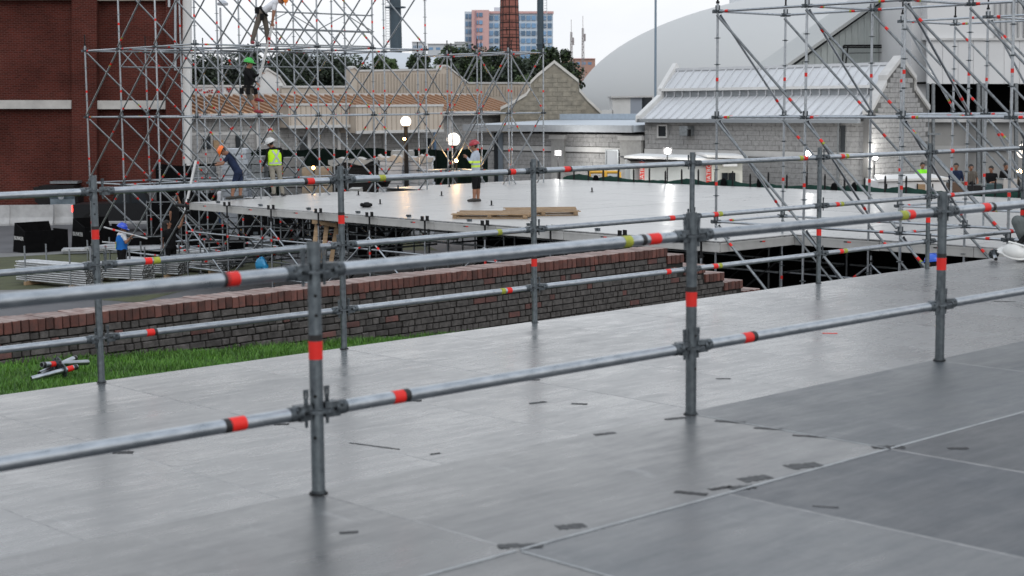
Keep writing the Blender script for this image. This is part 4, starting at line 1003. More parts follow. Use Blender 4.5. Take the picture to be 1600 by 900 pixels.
# -- great white vault
DOME = mat('white_membrane_roof', (.47, .475, .468), .6, var=.025, scale=.05)
dm = empty('vault_hall', atY(1310, 175, 175), 'huge smooth pale vaulted hall roof rising behind the low buildings', 'building')
mb = MB(); c = atY(1335, 178, 175); sx = 440/FPX*175; sz = 190/FPX*175
n1, n2 = 64, 24
for i in range(n2+1):
    th = math.pi/2*i/n2
    for k in range(n1):
        w = 2*math.pi*k/n1; mb.v.append((c.x+sx*math.cos(th)*math.cos(w), c.y+34*math.cos(th)*math.sin(w), c.z+sz*math.sin(th)))
for i in range(n2):
    for k in range(n1): mb.f.append((i*n1+k, i*n1+(k+1) % n1, (i+1)*n1+(k+1) % n1, (i+1)*n1+k)); mb.m.append(0)
mb.cyl((c.x, c.y, -1), (c.x, c.y, c.z), 1, n=8)
for k in range(n1):
    a = mb.v[k]; b = mb.v[(k+1) % n1]; mb.add([(a[0], a[1], 0), (b[0], b[1], 0), b, a], [(0, 1, 2, 3)])
part('roof', mb, DOME, dm, smooth=True)
mb = MB(); mb.prism(fpoly([(1057, 42), (1057, 31), (1110, 21), (1166, 10), (1166, -22), (1400, -30), (1400, 30)], 182), (0, 14, 0)); part('roof_tier', mb, mat('vault_tier', (.66, .68, .69), .6), dm)
# -- metal barn with sloping verge
B6 = empty('metal_barn', atY(1370, 120, 95), 'pale green grey ribbed metal gable building behind the white roof', 'building')
SIDE = mat('pale_ribbed_cladding', (.50, .53, .51), .55, .1, c2=(.38, .41, .40), scale=.7); P = fpoly([(1236, 300), (1236, 106), (1392, -6), (1760, -270), (1760, 300)], 95)  # slope carried on out of view to darken the deck's reflection
mb = MB(); mb.prism(P, (0, 14, 0)); part('wall', mb, SIDE, B6)
mb = MB(); a, b = P[1], P[3]; up = Vector((0, 0, .22)); mb.hexa([a+Vector((-.3, -.5, 0)), b+Vector((0, -.5, 0)), b+Vector((0, 14, 0)), a+Vector((-.3, 14, 0)), a+Vector((-.3, -.5, 0))+up, b+Vector((0, -.5, 0))+up, b+Vector((0, 14, 0))+up, a+Vector((-.3, 14, 0))+up]); part('roof', mb, mat('barn_roof_edge', (.40, .41, .40), .6), B6)
for x in np.arange(1246, 1438, 9.6):
    yt = np.interp(x, [1236, 1392, 1760], [106, -6, -270])+3; a = atY(x, yt, 94.95); b = atY(x, 250, 94.95); mb = MB(); mb.hexa([b+Vector((-.04, -.05, 0)), b+Vector((.04, -.05, 0)), b+Vector((.04, .02, 0)), b+Vector((-.04, .02, 0)), a+Vector((-.04, -.05, 0)), a+Vector((.04, -.05, 0)), a+Vector((.04, .02, 0)), a+Vector((-.04, .02, 0))]); part('rib', mb, SIDE, B6)
mb = MB()
for p, q in (((1318, 71), (1412, 71)), ((1318, 74), (1412, 74)), ((1318, 71), (1316, 103)), ((1325, 71), (1321, 103)), ((1326, 83), (1405, 82))): mb.cyl(atY(*p, 94.4), atY(*q, 94.4), .05 if p[1] < 80 else .02, n=6)
part('pipe_canopy', mb, BLACKST, B6)
# -- hall on the right with dark opening
B7 = empty('grey_hall', atY(1560, 200, 86), 'big pale grey hall with dark loading opening at the far right', 'building')
HW = mat('pale_hall_panel', (.60, .60, .60), .6, var=.05, scale=.4); HG = mat('grey_hall_wall', (.30, .295, .285), .85, var=.12, scale=.5)
def fbox(name, x0, y0, x1, y1, Y, dep, m, parent):
    P = fpoly([(x0, y1), (x1, y1), (x1, y0), (x0, y0)], Y); mb = MB(); mb.prism(P, (0, dep, 0)); return part(name, mb, m, parent)
fbox('upper_wall', 1424, -420, 1449, 300, 87.4, 8, HW, B7)  # unseen upper part raised so the deck mirrors it darker
k = 1449
for w in (24, 24, 24, 24, 24, 24, 24, 24, 24, 24, 24, 24): fbox('wall_panel', k+.25, 62, k+w-.25, 131, 86+random.uniform(0, .03), .3, HW, B7); k += w
fbox('upper_wall', 1449, -420, 2700, 61.5, 86.2, 9, HW, B7); fbox('lintel', 1449, 59.5, 1740, 63, 85.9, .4, BAND, B7)  # unseen height and right end stretched to darken the deck's reflection
for x in np.arange(1555, 1740, 9): fbox('rib', x, 2, x+2.4, 58, 86.05, .2, mat('hall_rib', (.38, .38, .375), .6) if x < 1556 else bpy.data.materials['hall_rib'], B7)
fbox('opening_back', 1440, 120, 1740, 205, 91, .3, BLACK, B7)
fbox('ceiling', 1440, 128, 1740, 131, 86.3, 5, BLACK, B7)
fbox('lower_wall', 1396, 189, 1740, 330, 86.6, .6, HG, B7); fbox('lower_ledge', 1396, 186, 1740, 191, 86.2, 1.0, BAND, B7); fbox('band', 1396, 228, 1740, 236, 86.45, .2, mat('hall_band', (.38, .375, .365), .8), B7)
for x0, x1 in ((1448, 1452), (1457, 1461), (1527, 1532), (1534, 1539), (1586, 1591)): fbox('column', x0, 130, x1, 300, 85.6, .2, GALVD, B7)
fbox('window', 1421, 122, 1428, 147, 87.2, .3, DARKW, B7)
for y, x0, x1 in ((200, 1360, 1450), (208, 1400, 1470)): fbox('pipe_run', x0, y, x1, y+3, 85.4, .1, GALVD, B7)
# -- brick building on the left
BRK = brickmat('red_brick', (.110, .025, .018), (.062, .017, .013), (.125, .058, .049), bw=.23, bh=.078, ms=.014, stain=.5)
B8 = empty('brick_building', atY(120, 344, 70), 'dark red brick building with pilasters and pale stone bands on the left', 'building')
_P = fpoly([(-160, 345), (284, 345), (284, -30), (-160, -30)], 70.45); _m = MB(); _m.prism(_P, (-6, 12, 0)); part('wall', _m, BRK, B8)
for x0, x1 in ((112, 151), (259, 284)): fbox('pilaster', x0, -34, x1, 345, 70.0, .46, BRK, B8)
fbox('pilaster', -160, -34, -95, 345, 70.0, .46, BRK, B8)
fbox('stone_band', -95, 156.5, 111.5, 170, 70.1, .4, mat('pale_stone_band', (.50, .485, .46), .8, c2=(.36, .345, .33), scale=1.4), B8); fbox('stone_band', 152, 157, 258.5, 170.5, 70.1, .4, bpy.data.materials['pale_stone_band'], B8)
fbox('lintel', -95, -12, 111.5, -.5, 70.1, .4, STONE, B8); fbox('lintel', 152, -10, 258.5, 1, 70.1, .4, STONE, B8)
fbox('corner_trim', 285, -28, 297, 262, 70.2, .4, WHITEP, B8)
mb = MB(); mb.cyl(atY(264.5, -60, 69.85), atY(264.5, 11, 69.85), .07, n=8); part('vent_pipe', mb, GALV, B8); mb = MB(); mb.cyl(atY(274, -60, 69.85), atY(274, 110, 69.85), .06, n=8); part('vent_pipe', mb, GALV, B8)
# ------------------------------------------------------------------ far skyline
SK = empty('apartment_tower', atY(795, 160, 420), 'distant pink and blue glazed apartment tower on the skyline', 'building')
PK = mat('pink_render', (.58, .36, .34), .8); PW = mat('pale_tower_frame', (.50, .56, .62), .7); BG = mat('blue_glazing', (.13, .24, .38), .15, var=.3, scale=.15, objvar=.35)
fbox('block', 763, 20, 864, 175, 420, 22, PW, SK); fbox('roof_edge', 762, 17.5, 865, 21, 419.5, 23, PK, SK); fbox('block', 726, 18, 738, 175, 424, 18, PW, SK); fbox('block', 737, 15.5, 764, 175, 418, 20, PK, SK); fbox('penthouse', 772, 11.5, 790, 19, 424, 10, PW, SK)
fbox('pilaster', 742.5, 17, 744, 175, 417.6, .6, mat('mauve_render', (.36, .22, .25), .8), SK)
wm = {}
def twin(x0, y0, x1, y1, Y):
    key = (round(x1-x0, 1), round(y1-y0, 1), Y)
    if key not in wm:
        w = (x1-x0)/FPX*Y; h = (y1-y0)/FPX*Y; mb = MB(); mb.box((0, 0, 0), (w, .4, h)); wm[key] = mb.mesh('window', [BG])
    p = atY((x0+x1)/2, (y0+y1)/2, Y); link('window', wm[key], SK, p-SK.location)
for r in range(10):
    y = 24.5+r*11.9
    for c in range(12): twin(764.5+c*8.3, y, 770.7+c*8.3, y+7.0, 419.9)
    if r < 10:
        twin(745, 20+r*11.9, 747.2, 26+r*11.9, 417.9); twin(748.8, 20+r*11.9, 754, 26+r*11.9, 417.9)
        twin(727.5, 22+r*11.9, 731, 29+r*11.9, 423.9); twin(732.3, 22+r*11.9, 736.4, 29+r*11.9, 423.9)
def lathe_top(name, label, cat, px, prof, Y, m, n, parts=None):
    p = atY(px, 160, Y); E = empty(name, Vector((p.x, p.y, 0)), label, cat); mb = MB()
    mb.lathe([(w/FPX*Y, atY(px, y, Y).z) for y, w in prof], n, c=(p.x, p.y, 0)); part('shaft', mb, m, E, smooth=n > 10); return E, p
CH = brickmat('chimney_brick', (.30, .125, .10), (.24, .10, .08), (.12, .06, .05), bw=1.6, bh=1.0, ms=.06, stain=.2)
E, p = lathe_top('brick_chimney', 'tall dark red octagonal brick chimney in front of the apartment tower', 'chimney', 797, [(230, 18), (90, 15.6), (0, 13.5), (-60, 12)], 230, CH, 8)
for y in np.arange(-12, 100, 11.8):
    w = np.interp(y, [-60, 0, 90], [12, 13.5, 15.6])/FPX*230; z = atY(797, y, 230).z; mb = MB(); mb.lathe([(w, z-.07), (w+.06, z-.05), (w+.06, z+.05), (w, z+.07)], 8, c=(p.x, p.y, 0)); part('iron_band', mb, BLACKST, E)
for k in range(8):
    w = 2*math.pi*k/8; mb = MB(); f = lambda y, r: Vector((p.x+r/FPX*230*math.cos(w), p.y+r/FPX*230*math.sin(w), atY(797, y, 230).z)); mb.cyl(f(200, 17.6), f(-60, 12.1), .07, n=5); part('corner_strap', mb, BLACKST, E)
DS = mat('dark_steel_stack', (.035, .055, .07), .6, var=.2)
E, p = lathe_top('steel_stack', 'thick dark blue steel stack with ladder behind the tall scaffold', 'chimney', 620, [(200, 9.6), (60, 9.4), (0, 8.6), (-60, 8.2)], 200, DS, 20)
z = atY(620, 12.5, 200).z; mb = MB(); mb.lathe([(.5, z), (1.3, z), (1.3, z+.15), (.5, z+.15)], 16, c=(p.x, p.y, 0)); part('platform', mb, DS, E)
mb = MB()
for s in (-.25, .25): mb.cyl((p.x-.95+s, p.y-.3, 0), (p.x-.95+s, p.y-.3, 22), .05, n=5)
for k in range(60): mb.cyl((p.x-1.2, p.y-.3, 3+k*.32), (p.x-.7, p.y-.3, 3+k*.32), .03, n=4)
part('ladder', mb, mat('pale_ladder', (.5, .5, .5), .6), E)
E, p = lathe_top('steel_stack', 'slim dark steel stack in front of the apartment tower, right of the brick chimney', 'chimney', 845, [(200, 5), (74, 5.2), (69, 7), (68, 5), (-60, 5)], 200, DS, 16)
mb = MB()
for k in range(40): mb.cyl((p.x+.5, p.y-.3, 6+k*.32), (p.x+.8, p.y-.3, 6+k*.32), .03, n=4)
mb.cyl((p.x+.8, p.y-.3, 0), (p.x+.8, p.y-.3, 22), .04, n=5); part('ladder', mb, bpy.data.materials['pale_ladder'], E)
p = atY(1024, 150, 88); mb = MB(); mb.cyl((p.x, p.y, 0), (p.x, p.y, 12.5), .075, .06, n=10); mb.cyl((p.x, p.y, 12.5), (p.x, p.y, 12.8), .12, n=8); mb.box((p.x, p.y, .05), (.4, .4, .1)); top('mast_pole', mb, mat('blue_grey_pole', (.18, .24, .30), .5), 'thin blue grey pole standing before the pale vault', 'pole')
for px, yt, lab in ((893, 50, 'left one of two thin radio masts on the skyline'), (911, 44, 'right one of two thin radio masts on the skyline')):
    p = atY(px, 160, 260); zt = atY(px, yt, 260).z; mb = MB()
    for a, b in ((-.35, -.2), (.35, -.2), (0, .4)): mb.cyl((p.x+a, p.y+b, 0), (p.x+a*.35, p.y+b*.35, zt), .055, n=5)
    k = 0; z = 1.0
    while z < zt-1: f = 1-.65*z/zt; mb.cyl((p.x-.35*f, p.y-.2*f, z), (p.x+.35*f, p.y-.2*f, z+.9), .035, n=4); z += .9
    mb.cyl((p.x, p.y, zt), (p.x, p.y, zt+2), .04, n=5); mb.box((p.x+.3, p.y, zt-1.5), (.3, .2, 1.2)); top('radio_mast', mb, mat('mast_steel', (.28, .25, .25), .7), lab, 'mast', 'radio masts on the skyline')
for k, (x0, y0, x1, y1, Y, lab) in enumerate(((668, 69, 728, 120, 380, 'distant off white block left of the apartment tower'), (644, 66, 662, 120, 390, 'small distant pale block beside the dark stack'), (710, 66, 728, 120, 395, 'distant pale roof block touching the apartment tower'), (880, 92, 930, 140, 300, 'low distant terracotta coloured block beneath the radio masts'))):
    E = empty('far_building', atY((x0+x1)/2, y1, Y), lab, 'building'); fbox('wall', x0, y0, x1, y1+60, Y, 12, mat('far_wall', (.50, .52, .54), .8) if k < 3 else mat('far_terracotta', (.40, .24, .19), .8), E); fbox('parapet', x0-.4, y0-1, x1+.4, y0, Y-.3, 12.6, BAND if k < 3 else PK, E)
    for c in range(5):
        fbox('window', x0+2+c*(x1-x0-4)/5, y0+5, x0+2+(c+.6)*(x1-x0-4)/5, y0+9, Y-.05, .3, BG, E)
mb = MB(); c = atY(560, 112, 190); mb.lathe([(15*math.cos(a), 2.3*math.sin(a)) for a in np.linspace(0, math.pi/2, 9)], 32, c=c); mb.lathe([(15, -c.z), (15, 0)], 32, c=c); top('pale_dome_roof', mb, mat('hazy_white_roof', (.50, .53, .56), .7), 'wide low hazy white roof seen above the dark trees', 'building', smooth=True)

# ------------------------------------------------------------------ trees
LEAFM = [mat('leaf_dark', (.020, .032, .018), .6, var=.4, scale=.6), mat('leaf_mid', (.034, .054, .025), .6, var=.35, scale=.6), mat('leaf_light', (.065, .105, .036), .6, var=.3, scale=.6)]
BARK = mat('bark', (.07, .055, .042), .9, var=.3)
def tree(px, ytop, ybot, wpx, Y, label, tone, n=2600, name='tree', leaf=.24):
    c = atY(px, (ytop+ybot)/2, Y); rz_ = (ybot-ytop)/2/FPX*Y; rx = wpx/2/FPX*Y; E = empty(name, Vector((c.x, c.y, 0)), label, 'tree', 'trees behind the buildings')
    mb = MB(); z1 = c.z-.2*rz_; mb.cyl((c.x, c.y, 0), (c.x+.15, c.y, z1), .22, .11, n=8)
    cl = []
    for k in range(26):
        a = random.uniform(0, 2*math.pi); e = random.uniform(-1.0, 1.3); r = random.uniform(.35, .85)
        q = Vector((c.x+rx*r*math.cos(a)*math.cos(e), c.y+rx*r*math.sin(a)*math.cos(e), c.z+rz_*r*math.sin(e))); cl.append((q, random.uniform(.30, .60)*min(rx, rz_)))
        if k % 2 == 0: mb.cyl((c.x+.1, c.y, z1-random.uniform(0, .4)*rz_), q, .06, .02, n=5)
    part('trunk', mb, BARK, E, smooth=True)
    V = []; F = []; MI = []
    for k in range(n):
        q, rr = cl[k % len(cl)]; d = Vector((random.gauss(0, 1), random.gauss(0, 1), random.gauss(0, 1))); d = d.normalized()*(rr*random.random()**.45)
        p = q+d; s = leaf*random.uniform(.6, 1.3); e1 = Vector((random.gauss(0, 1), random.gauss(0, 1), random.gauss(0, .6))).normalized(); e2 = e1.cross(Vector((random.gauss(0, 1), random.gauss(0, 1), random.gauss(0, 1)))).normalized()
        b = len(V); V += [p-e1*s*.5, p+e2*s*.28, p+e1*s*.5, p-e2*s*.28]; F.append((b, b+1, b+2, b+3)); MI.append(min(2, max(0, tone+random.choice((-1, 0, 0, 1)))))
    mb = MB(); mb.v = [tuple(v) for v in V]; mb.f = F; mb.m = MI; me = mb.mesh('crown', LEAFM, fix=False); me.transform(Matrix.Translation(-E.location)); link('crown', me, E)
for k, (px, yt, yb, w, Y, lab, tone) in enumerate(((312, 84, 165, 70, 108, 'dark tree right beside the brick building corner', 0), (352, 90, 165, 70, 112, 'dark tree second from the brick building', 0), (396, 80, 165, 75, 106, 'dark tree behind the climbing worker in black', 0), (438, 78, 165, 66, 112, 'tall dark tree behind the white gable', 0), (478, 80, 165, 78, 107, 'broad dark tree in the middle of the left clump', 0), (520, 88, 165, 74, 110, 'dark tree left of the beige parapet', 0), (556, 92, 165, 70, 108, 'dark tree rising over the beige parapet end', 0), (462, 76, 130, 60, 120, 'dark tree top showing behind the left clump', 0),
        (596, 88, 118, 30, 104, 'small bright green round tree left of the dark steel stack', 2), (612, 92, 118, 20, 103, 'small bright green shrub at the foot of the dark steel stack', 2), (655, 84, 120, 44, 112, 'loose palm like tree right of the dark steel stack', 1),
        (706, 68, 140, 62, 110, 'green tree left of the brick chimney', 1), (738, 74, 150, 64, 105, 'green tree below the apartment tower', 1), (775, 72, 150, 60, 112, 'green tree at the foot of the brick chimney', 0), (808, 90, 150, 60, 104, 'dark green tree right of the brick chimney', 0), (846, 72, 150, 52, 110, 'green tree below the slim steel stack', 1), (874, 66, 150, 46, 106, 'airy tree behind the peak of the stone gable', 1), (895, 96, 150, 36, 112, 'small tree between the stone gable and the vault', 1), (820, 118, 150, 36, 96, 'light green bush behind the left slope of the stone gable', 2))):
    tree(px, yt, yb, w, Y, lab, tone, 5200 if w > 40 else 1200)
mb = MB(); p = atY(348, 150, 78); mb.cyl((p.x, p.y, 0), (p.x, p.y, atY(348, 12, 78).z), .05, n=8); mb.lathe([(0, 0), (.25, .02), (.27, .12), (.12, .25), (0, .28)], 14, c=atY(348, 9, 78)); top('street_lamp', mb, mat('lamp_grey', (.40, .42, .45), .5), 'thin street lamp with flat grey head rising behind the tall scaffold', 'lamp post')
# ------------------------------------------------------------------ yard objects
def emat(name, c, s): return mat(name, c, .5, emis=c, es=s)
def text_mesh(body, size, m, depth=.004):
    cu = bpy.data.curves.new('txt', 'FONT'); cu.body = body; cu.size = size; cu.extrude = depth; cu.align_x = 'CENTER'; cu.align_y = 'CENTER'
    o = bpy.data.objects.new('txt', cu); col.objects.link(o); bpy.context.view_layer.update()
    me = bpy.data.meshes.new_from_object(o.evaluated_get(bpy.context.evaluated_depsgraph_get())); bpy.data.objects.remove(o); me.materials.clear(); me.materials.append(m); return me
# concrete barriers
JER = mat('white_barrier', (.44, .44, .44), .85, c2=(.30, .30, .30), scale=2)
def barrier(px, Y, rz, label):
    p = atY(px, 300, Y); pr = [(-.3, 0), (.3, 0), (.3, .08), (.17, .33), (.11, .85), (-.11, .85), (-.17, .33), (-.3, .08)]
    me = cached('barrier', lambda: (lambda mb: (mb.prism([(-.95, y, z) for y, z in pr], (1.9, 0, 0)), mb.mesh('barrier', [JER]))[-1])(MB()))
    tag(link('barrier', me, None, (p.x, p.y, 0), rz), label, 'barrier', 'white barriers along the brick building')
for px, Y, lab in ((-20, 67.5, 'white concrete barrier cut by the left picture edge'), (48, 67.6, 'white concrete barrier behind the first black crate'), (118, 67.9, 'white concrete barrier between the digger bucket and the truck'), (188, 68.2, 'white concrete barrier behind the dark truck'), (254, 68.0, 'white concrete barrier right of the dark truck wheels')): barrier(px, Y, .02, lab)
# black ballast crates
def crate(px, py, sc, rz, label):
    p = atZ(px, py, 0); E = empty('ballast_crate', p, label, 'crate', rz=rz); W, D, H, HB = 1.6*sc, .95*sc, .74*sc, 1.0*sc; t = .05
    def wall_(name, pts, off): mb = MB(); mb.prism(pts, off); return link(name, mb.mesh(name, [BLACK]), E)
    wall_('side_panel', [(0, 0, 0), (W, 0, 0), (W, 0, H), (0, 0, H)], (0, t, 0))
    f = wall_('front_panel', [(0, t, 0), (0, D, 0), (.09, D-.02, HB), (.0, t, H)], (t, 0, 0))
    wall_('back_panel', [(t, D, 0), (W, D, 0), (W*.85, D, HB), (.1, D, HB)], (0, -t, 0)); wall_('side_panel', [(W, t, 0), (W, D-t, 0), (W-.05, D-t, H), (W, t, H)], (-t, 0, 0))
    mb = MB(); mb.box((W/2, D/2, H*.72), (W-.12, D-.12, .06)); link('ballast', mb.mesh('ballast', [mat('rusty_ballast', (.12, .06, .035), .9, c2=(.05, .03, .02), scale=8)]), E)
    o = link('lettering', text_mesh('BUNKER', .185*sc, WHITEP, .003), f, (-.012, D*.47, H*.66)); o.rotation_euler = (math.pi/2, 0, -math.pi/2)
crate(40, 396, 1.0, .75, 'black crate with white lettering at the far left, nearer of the pair'); crate(133, 390, 1.05, .75, 'black crate with white lettering beside the post, further of the pair')
# digger bucket
E = empty('digger', atZ(85, 352, 0)+Vector((0, 1, 0)), 'loader with pale blue steel bucket parked before the brick wall', 'loader'); o0 = E.location
BUK = mat('blue_grey_bucket', (.26, .32, .37), .5, .3, c2=(.15, .19, .22), scale=4); mb = MB()
pr = [(0, -.5, .05), (0, -.55, .12), (0, -.12, .16), (0, .12, .5), (0, .06, 1.05), (0, -.15, 1.28), (0, -.12, 1.32), (0, .14, 1.1), (0, .22, .5), (0, -.05, .05)]
mb.prism([Vector(q)+Vector((-.45, 0, 0)) for q in pr], (1.05, 0, 0)); link('bucket', mb.mesh('bucket', [BUK]), E)
mb = MB(); mb.cyl((.12, -.2, 1.18), (.12, -.28, 1.18), .13, n=14); mb.cyl((.12, -.28, 1.18), (.12, -.30, 1.18), .06, n=10); link('pin_boss', mb.mesh('pin_boss', [GALV], True), E)
mb = MB(); mb.hexa([Vector(q) for q in ((-1.15, .2, .95), (-.4, .2, .35), (-.4, .8, .35), (-1.15, .8, .95), (-1.2, .2, 1.55), (-.3, .2, 1.5), (-.3, .8, 1.5), (-1.2, .8, 1.55))]); mb.box((-.3, 1.2, 1.45), (1.5, 1.4, .3)); link('arm', mb.mesh('arm', [BLACKST]), E)
mb = MB(); mb.box((-.1, 1.4, 1.72), (1.2, .8, .10)); mb.box((-.1, 1.4, 1.0), (1.3, 1.2, 1.0), 1); link('body', mb.mesh('body', [GALVD, BLACKST]), E)
for s in (-.75, .55):
    mb = MB(); mb.cyl((s, .9, .42), (s, 1.25, .42), .42, n=18); mb.cyl((s, .88, .42), (s, .9, .42), .2, n=12, m=1); link('wheel', mb.mesh('wheel', [RUB, GALVD], True), E)
# dark truck
E = empty('truck', atY(205, 350, 64)-Vector((0, 0, atY(205, 350, 64).z)), 'dark pickup truck with lit red tail lamp behind the post', 'truck'); TB = mat('dark_truck_paint', (.006, .0065, .008), .4, spec=.3)
mb = MB(); mb.prism([(-2.1, -.85, .45), (2.2, -.85, .45), (2.25, -.85, .85), (2.1, -.85, 1.05), (1.2, -.85, 1.12), (.75, -.85, 1.75), (-.35, -.85, 1.78), (-.55, -.85, 1.15), (-2.1, -.85, 1.12)], (0, 1.7, 0)); link('body', mb.mesh('body', [TB]), E)
mb = MB(); mb.prism([(.95, -.86, 1.15), (.68, -.86, 1.68), (.25, -.86, 1.70), (.25, -.86, 1.15)], (0, .02, 0)); link('window', mb.mesh('window', [DARKW]), E)
mb = MB(); mb.prism([(.18, -.86, 1.15), (.18, -.86, 1.70), (-.30, -.86, 1.70), (-.45, -.86, 1.15)], (0, .02, 0)); link('window', mb.mesh('window', [DARKW]), E)
mb = MB(); mb.box((-2.12, -.75, .95), (.06, .18, .25)); link('tail_lamp', mb.mesh('tail_lamp', [emat('red_lamp', (1, .04, .03), 6)]), E)
for x in (-1.35, 1.45):
    mb = MB(); mb.cyl((x, -.9, .40), (x, -.66, .40), .40, n=20); w_ = link('wheel', mb.mesh('wheel', [RUB], True), E); mb = MB(); mb.cyl((x, -.92, .40), (x, -.9, .40), .23, n=14); link('rim', mb.mesh('rim', [GALVD], True), w_)
# black hoarding and screen
def hoard(px0, px1, y0, Y, label, name='black_screen', m=BLACK, n=4, cat='screen', ybot=None):
    a = atY(px0, y0, Y); b = atY(px1, y0, Y); E = empty(name, Vector(((a.x+b.x)/2, Y, 0)), label, cat)
    for k in range(n):
        x0 = a.x+(b.x-a.x)*k/n; x1 = a.x+(b.x-a.x)*(k+1)/n; mb = MB(); q = 12
        for t in range(q): u0, u1 = x0+(x1-x0)*t/q, x0+(x1-x0)*(t+1)/q; f = lambda v: Y+.06*math.sin(v*5.3)+.03*math.sin(v*13); mb.add([(u0, f(u0), .05), (u1, f(u1), .05), (u1, f(u1), a.z+.04*math.sin(u1*3)), (u0, f(u0), a.z+.04*math.sin(u0*3))], [(0, 1, 2, 3)])
        part('cloth_panel', mb, m, E, smooth=True); mb = MB(); mb.cyl((x0, Y+.1, 0), (x0, Y+.1, a.z+.05), .03, n=6); part('support_post', mb, BLACKST, E)
hoard(243, 336, 258, 63.5, 'black cloth screen right of the brick building corner'); hoard(296, 338, 300, 57, 'black cloth screen behind the left end of the stage')
HED = mat('dark_green_screen', (.008, .014, .011), .95, c2=(.003, .006, .005), scale=5, spec=.05)
hoard(390, 600, 234, 66, 'long dark green screen fence behind the tall scaffold', 'green_screen', HED, 14, 'fence'); hoard(600, 762, 235, 68, 'dark green screen fence behind the globe lamps', 'green_screen', HED, 10, 'fence')
# stacks beyond the stage
AL = mat('grey_aluminium', (.40, .43, .47), .45, .4, var=.1, scale=2, objvar=.1); TARP = mat('pale_wrap', (.30, .30, .29), .4, var=.1)
def layered(px0, px1, y0, Y, label, m, n, D=1.2, name='panel_stack', wrap=None):
    a = atY(px0, y0, Y); b = atY(px1, y0, Y); H = a.z; E = empty(name, Vector(((a.x+b.x)/2, Y, 0)), label, 'stack'); W = b.x-a.x; dz = H/n
    for k in range(n):
        me = cached(('layer', round(W, 2), round(dz, 3), m.name), lambda: (lambda mb: (mb.box((0, 0, 0), (W, D, dz*.78)), mb.box((0, 0, dz*.42), (W*.96, D*.96, dz*.2)), mb.mesh('panel', [m]))[-1])(MB()))
        link('panel', me, E, (random.uniform(-.05, .05), D/2+random.uniform(-.04, .04), dz*(k+.5)))
    if wrap:
        mb = MB(); q = 14
        for i in range(q):
            for j in range(2):
                x0, x1 = -W/2-.03+(W+.06)*i/q, -W/2-.03+(W+.06)*(i+1)/q; z = lambda x: H+.03+.05*math.sin(x*9)+.03*math.sin(x*23)
                if j == 0: mb.add([(x0, -.05, z(x0)), (x1, -.05, z(x1)), (x1, D+.05, z(x1)), (x0, D+.05, z(x0))], [(0, 1, 2, 3)])
                else: d = lambda x: .18+.1*math.sin(x*7); mb.add([(x0, -.06, z(x0)-d(x0)), (x1, -.06, z(x1)-d(x1)), (x1, -.05, z(x1)), (x0, -.05, z(x0))], [(0, 1, 2, 3)])
        link('wrap', mb.mesh('wrap', [wrap], True), E)
    return E
layered(592, 628, 246, 60, 'stack of grey aluminium panels under the left globe lamp', AL, 18, wrap=TARP); layered(630, 676, 246, 60.6, 'stack of grey aluminium panels just right of the left globe lamp', AL, 18, wrap=TARP); layered(612, 646, 236, 62.6, 'cream topped stack behind the grey aluminium panels', TARP, 6)
layered(514, 590, 250, 60.4, 'dark stack of black frames with pale wrap on top', BLACKST, 22, wrap=TARP); layered(345, 385, 233, 62, 'stack of pale panels behind the worker in the orange helmet', AL, 16); layered(392, 412, 245, 60, 'small grey wrapped stack behind the worker in the white helmet', GALVD, 10); layered(440, 470, 247, 59.5, 'grey stone coloured stack right of the worker in the white helmet', CONC, 8); layered(470, 512, 262, 58, 'low brownish stack left of the dark frames', STONE, 8); layered(300, 330, 262, 61, 'stack of steel cases left of the worker in the orange helmet', GALVD, 10)
layered(545, 562, 296, 52, 'small pale crate showing through the gap at the stage edge', TARP, 4)
# globe lamps and other lit lamps
def globe(px, py, r, Y, label):
    c = atY(px, py, Y); E = empty('globe_lamp', Vector((c.x, c.y, 0)), label, 'lamp'); mb = MB(); mb.lathe([(r*math.sin(a), -r*math.cos(a)) for a in np.linspace(.001, math.pi-.001, 13)], 20, c=c); part('globe', mb, emat('lit_globe', (1, .90, .78), 1.7), E, smooth=True)
    mb = MB(); mb.cyl((c.x, c.y, 0), (c.x, c.y, c.z-r*.8), .10, .075, n=12); mb.cyl((c.x, c.y, c.z-r*1.05), (c.x, c.y, c.z-r*.8), .13, n=12); mb.cyl((c.x, c.y, 0), (c.x, c.y, .5), .16, .11, n=12); part('pole', mb, BLACKST, E, smooth=True)
globe(634, 190, .20, 60, 'left lit white globe lamp on a dark post'); globe(708.5, 218, .245, 58.5, 'right lit white globe lamp behind the worker with red cap')
def flood(px, py, Y, s, label, c=(1, .98, .94), st=22, power=0):
    p = atY(px, py, Y); E = empty('flood_lamp', Vector((p.x, p.y, 0)), label, 'lamp'); mb = MB(); mb.cyl((p.x, p.y-.05, p.z), (p.x, p.y-.08, p.z), s*.36, s*.33, n=16); part('lamp_face', mb, emat('flood_face', c, st), E)
    mb = MB(); mb.hexa([Vector(q)+p for q in ((-s*.4, .08, -s*.3), (s*.4, .08, -s*.3), (s*.55, -.045, -s*.42), (-s*.55, -.045, -s*.42), (-s*.4, .08, s*.3), (s*.4, .08, s*.3), (s*.55, -.045, s*.42), (-s*.55, -.045, s*.42))][:8]); part('housing', mb, BLACKST, E); mb = MB(); mb.cyl((p.x, p.y+.05, 0), (p.x, p.y+.05, p.z), .03, n=6); part('stand', mb, BLACKST, E)
    if power:
        l = bpy.data.lights.new('lamp_light', 'POINT'); l.energy = power; l.color = c; l.shadow_soft_size = .15; o = bpy.data.objects.new('lamp_light', l); col.objects.link(o); o.parent = E; o.location = (0, -.4, p.z)
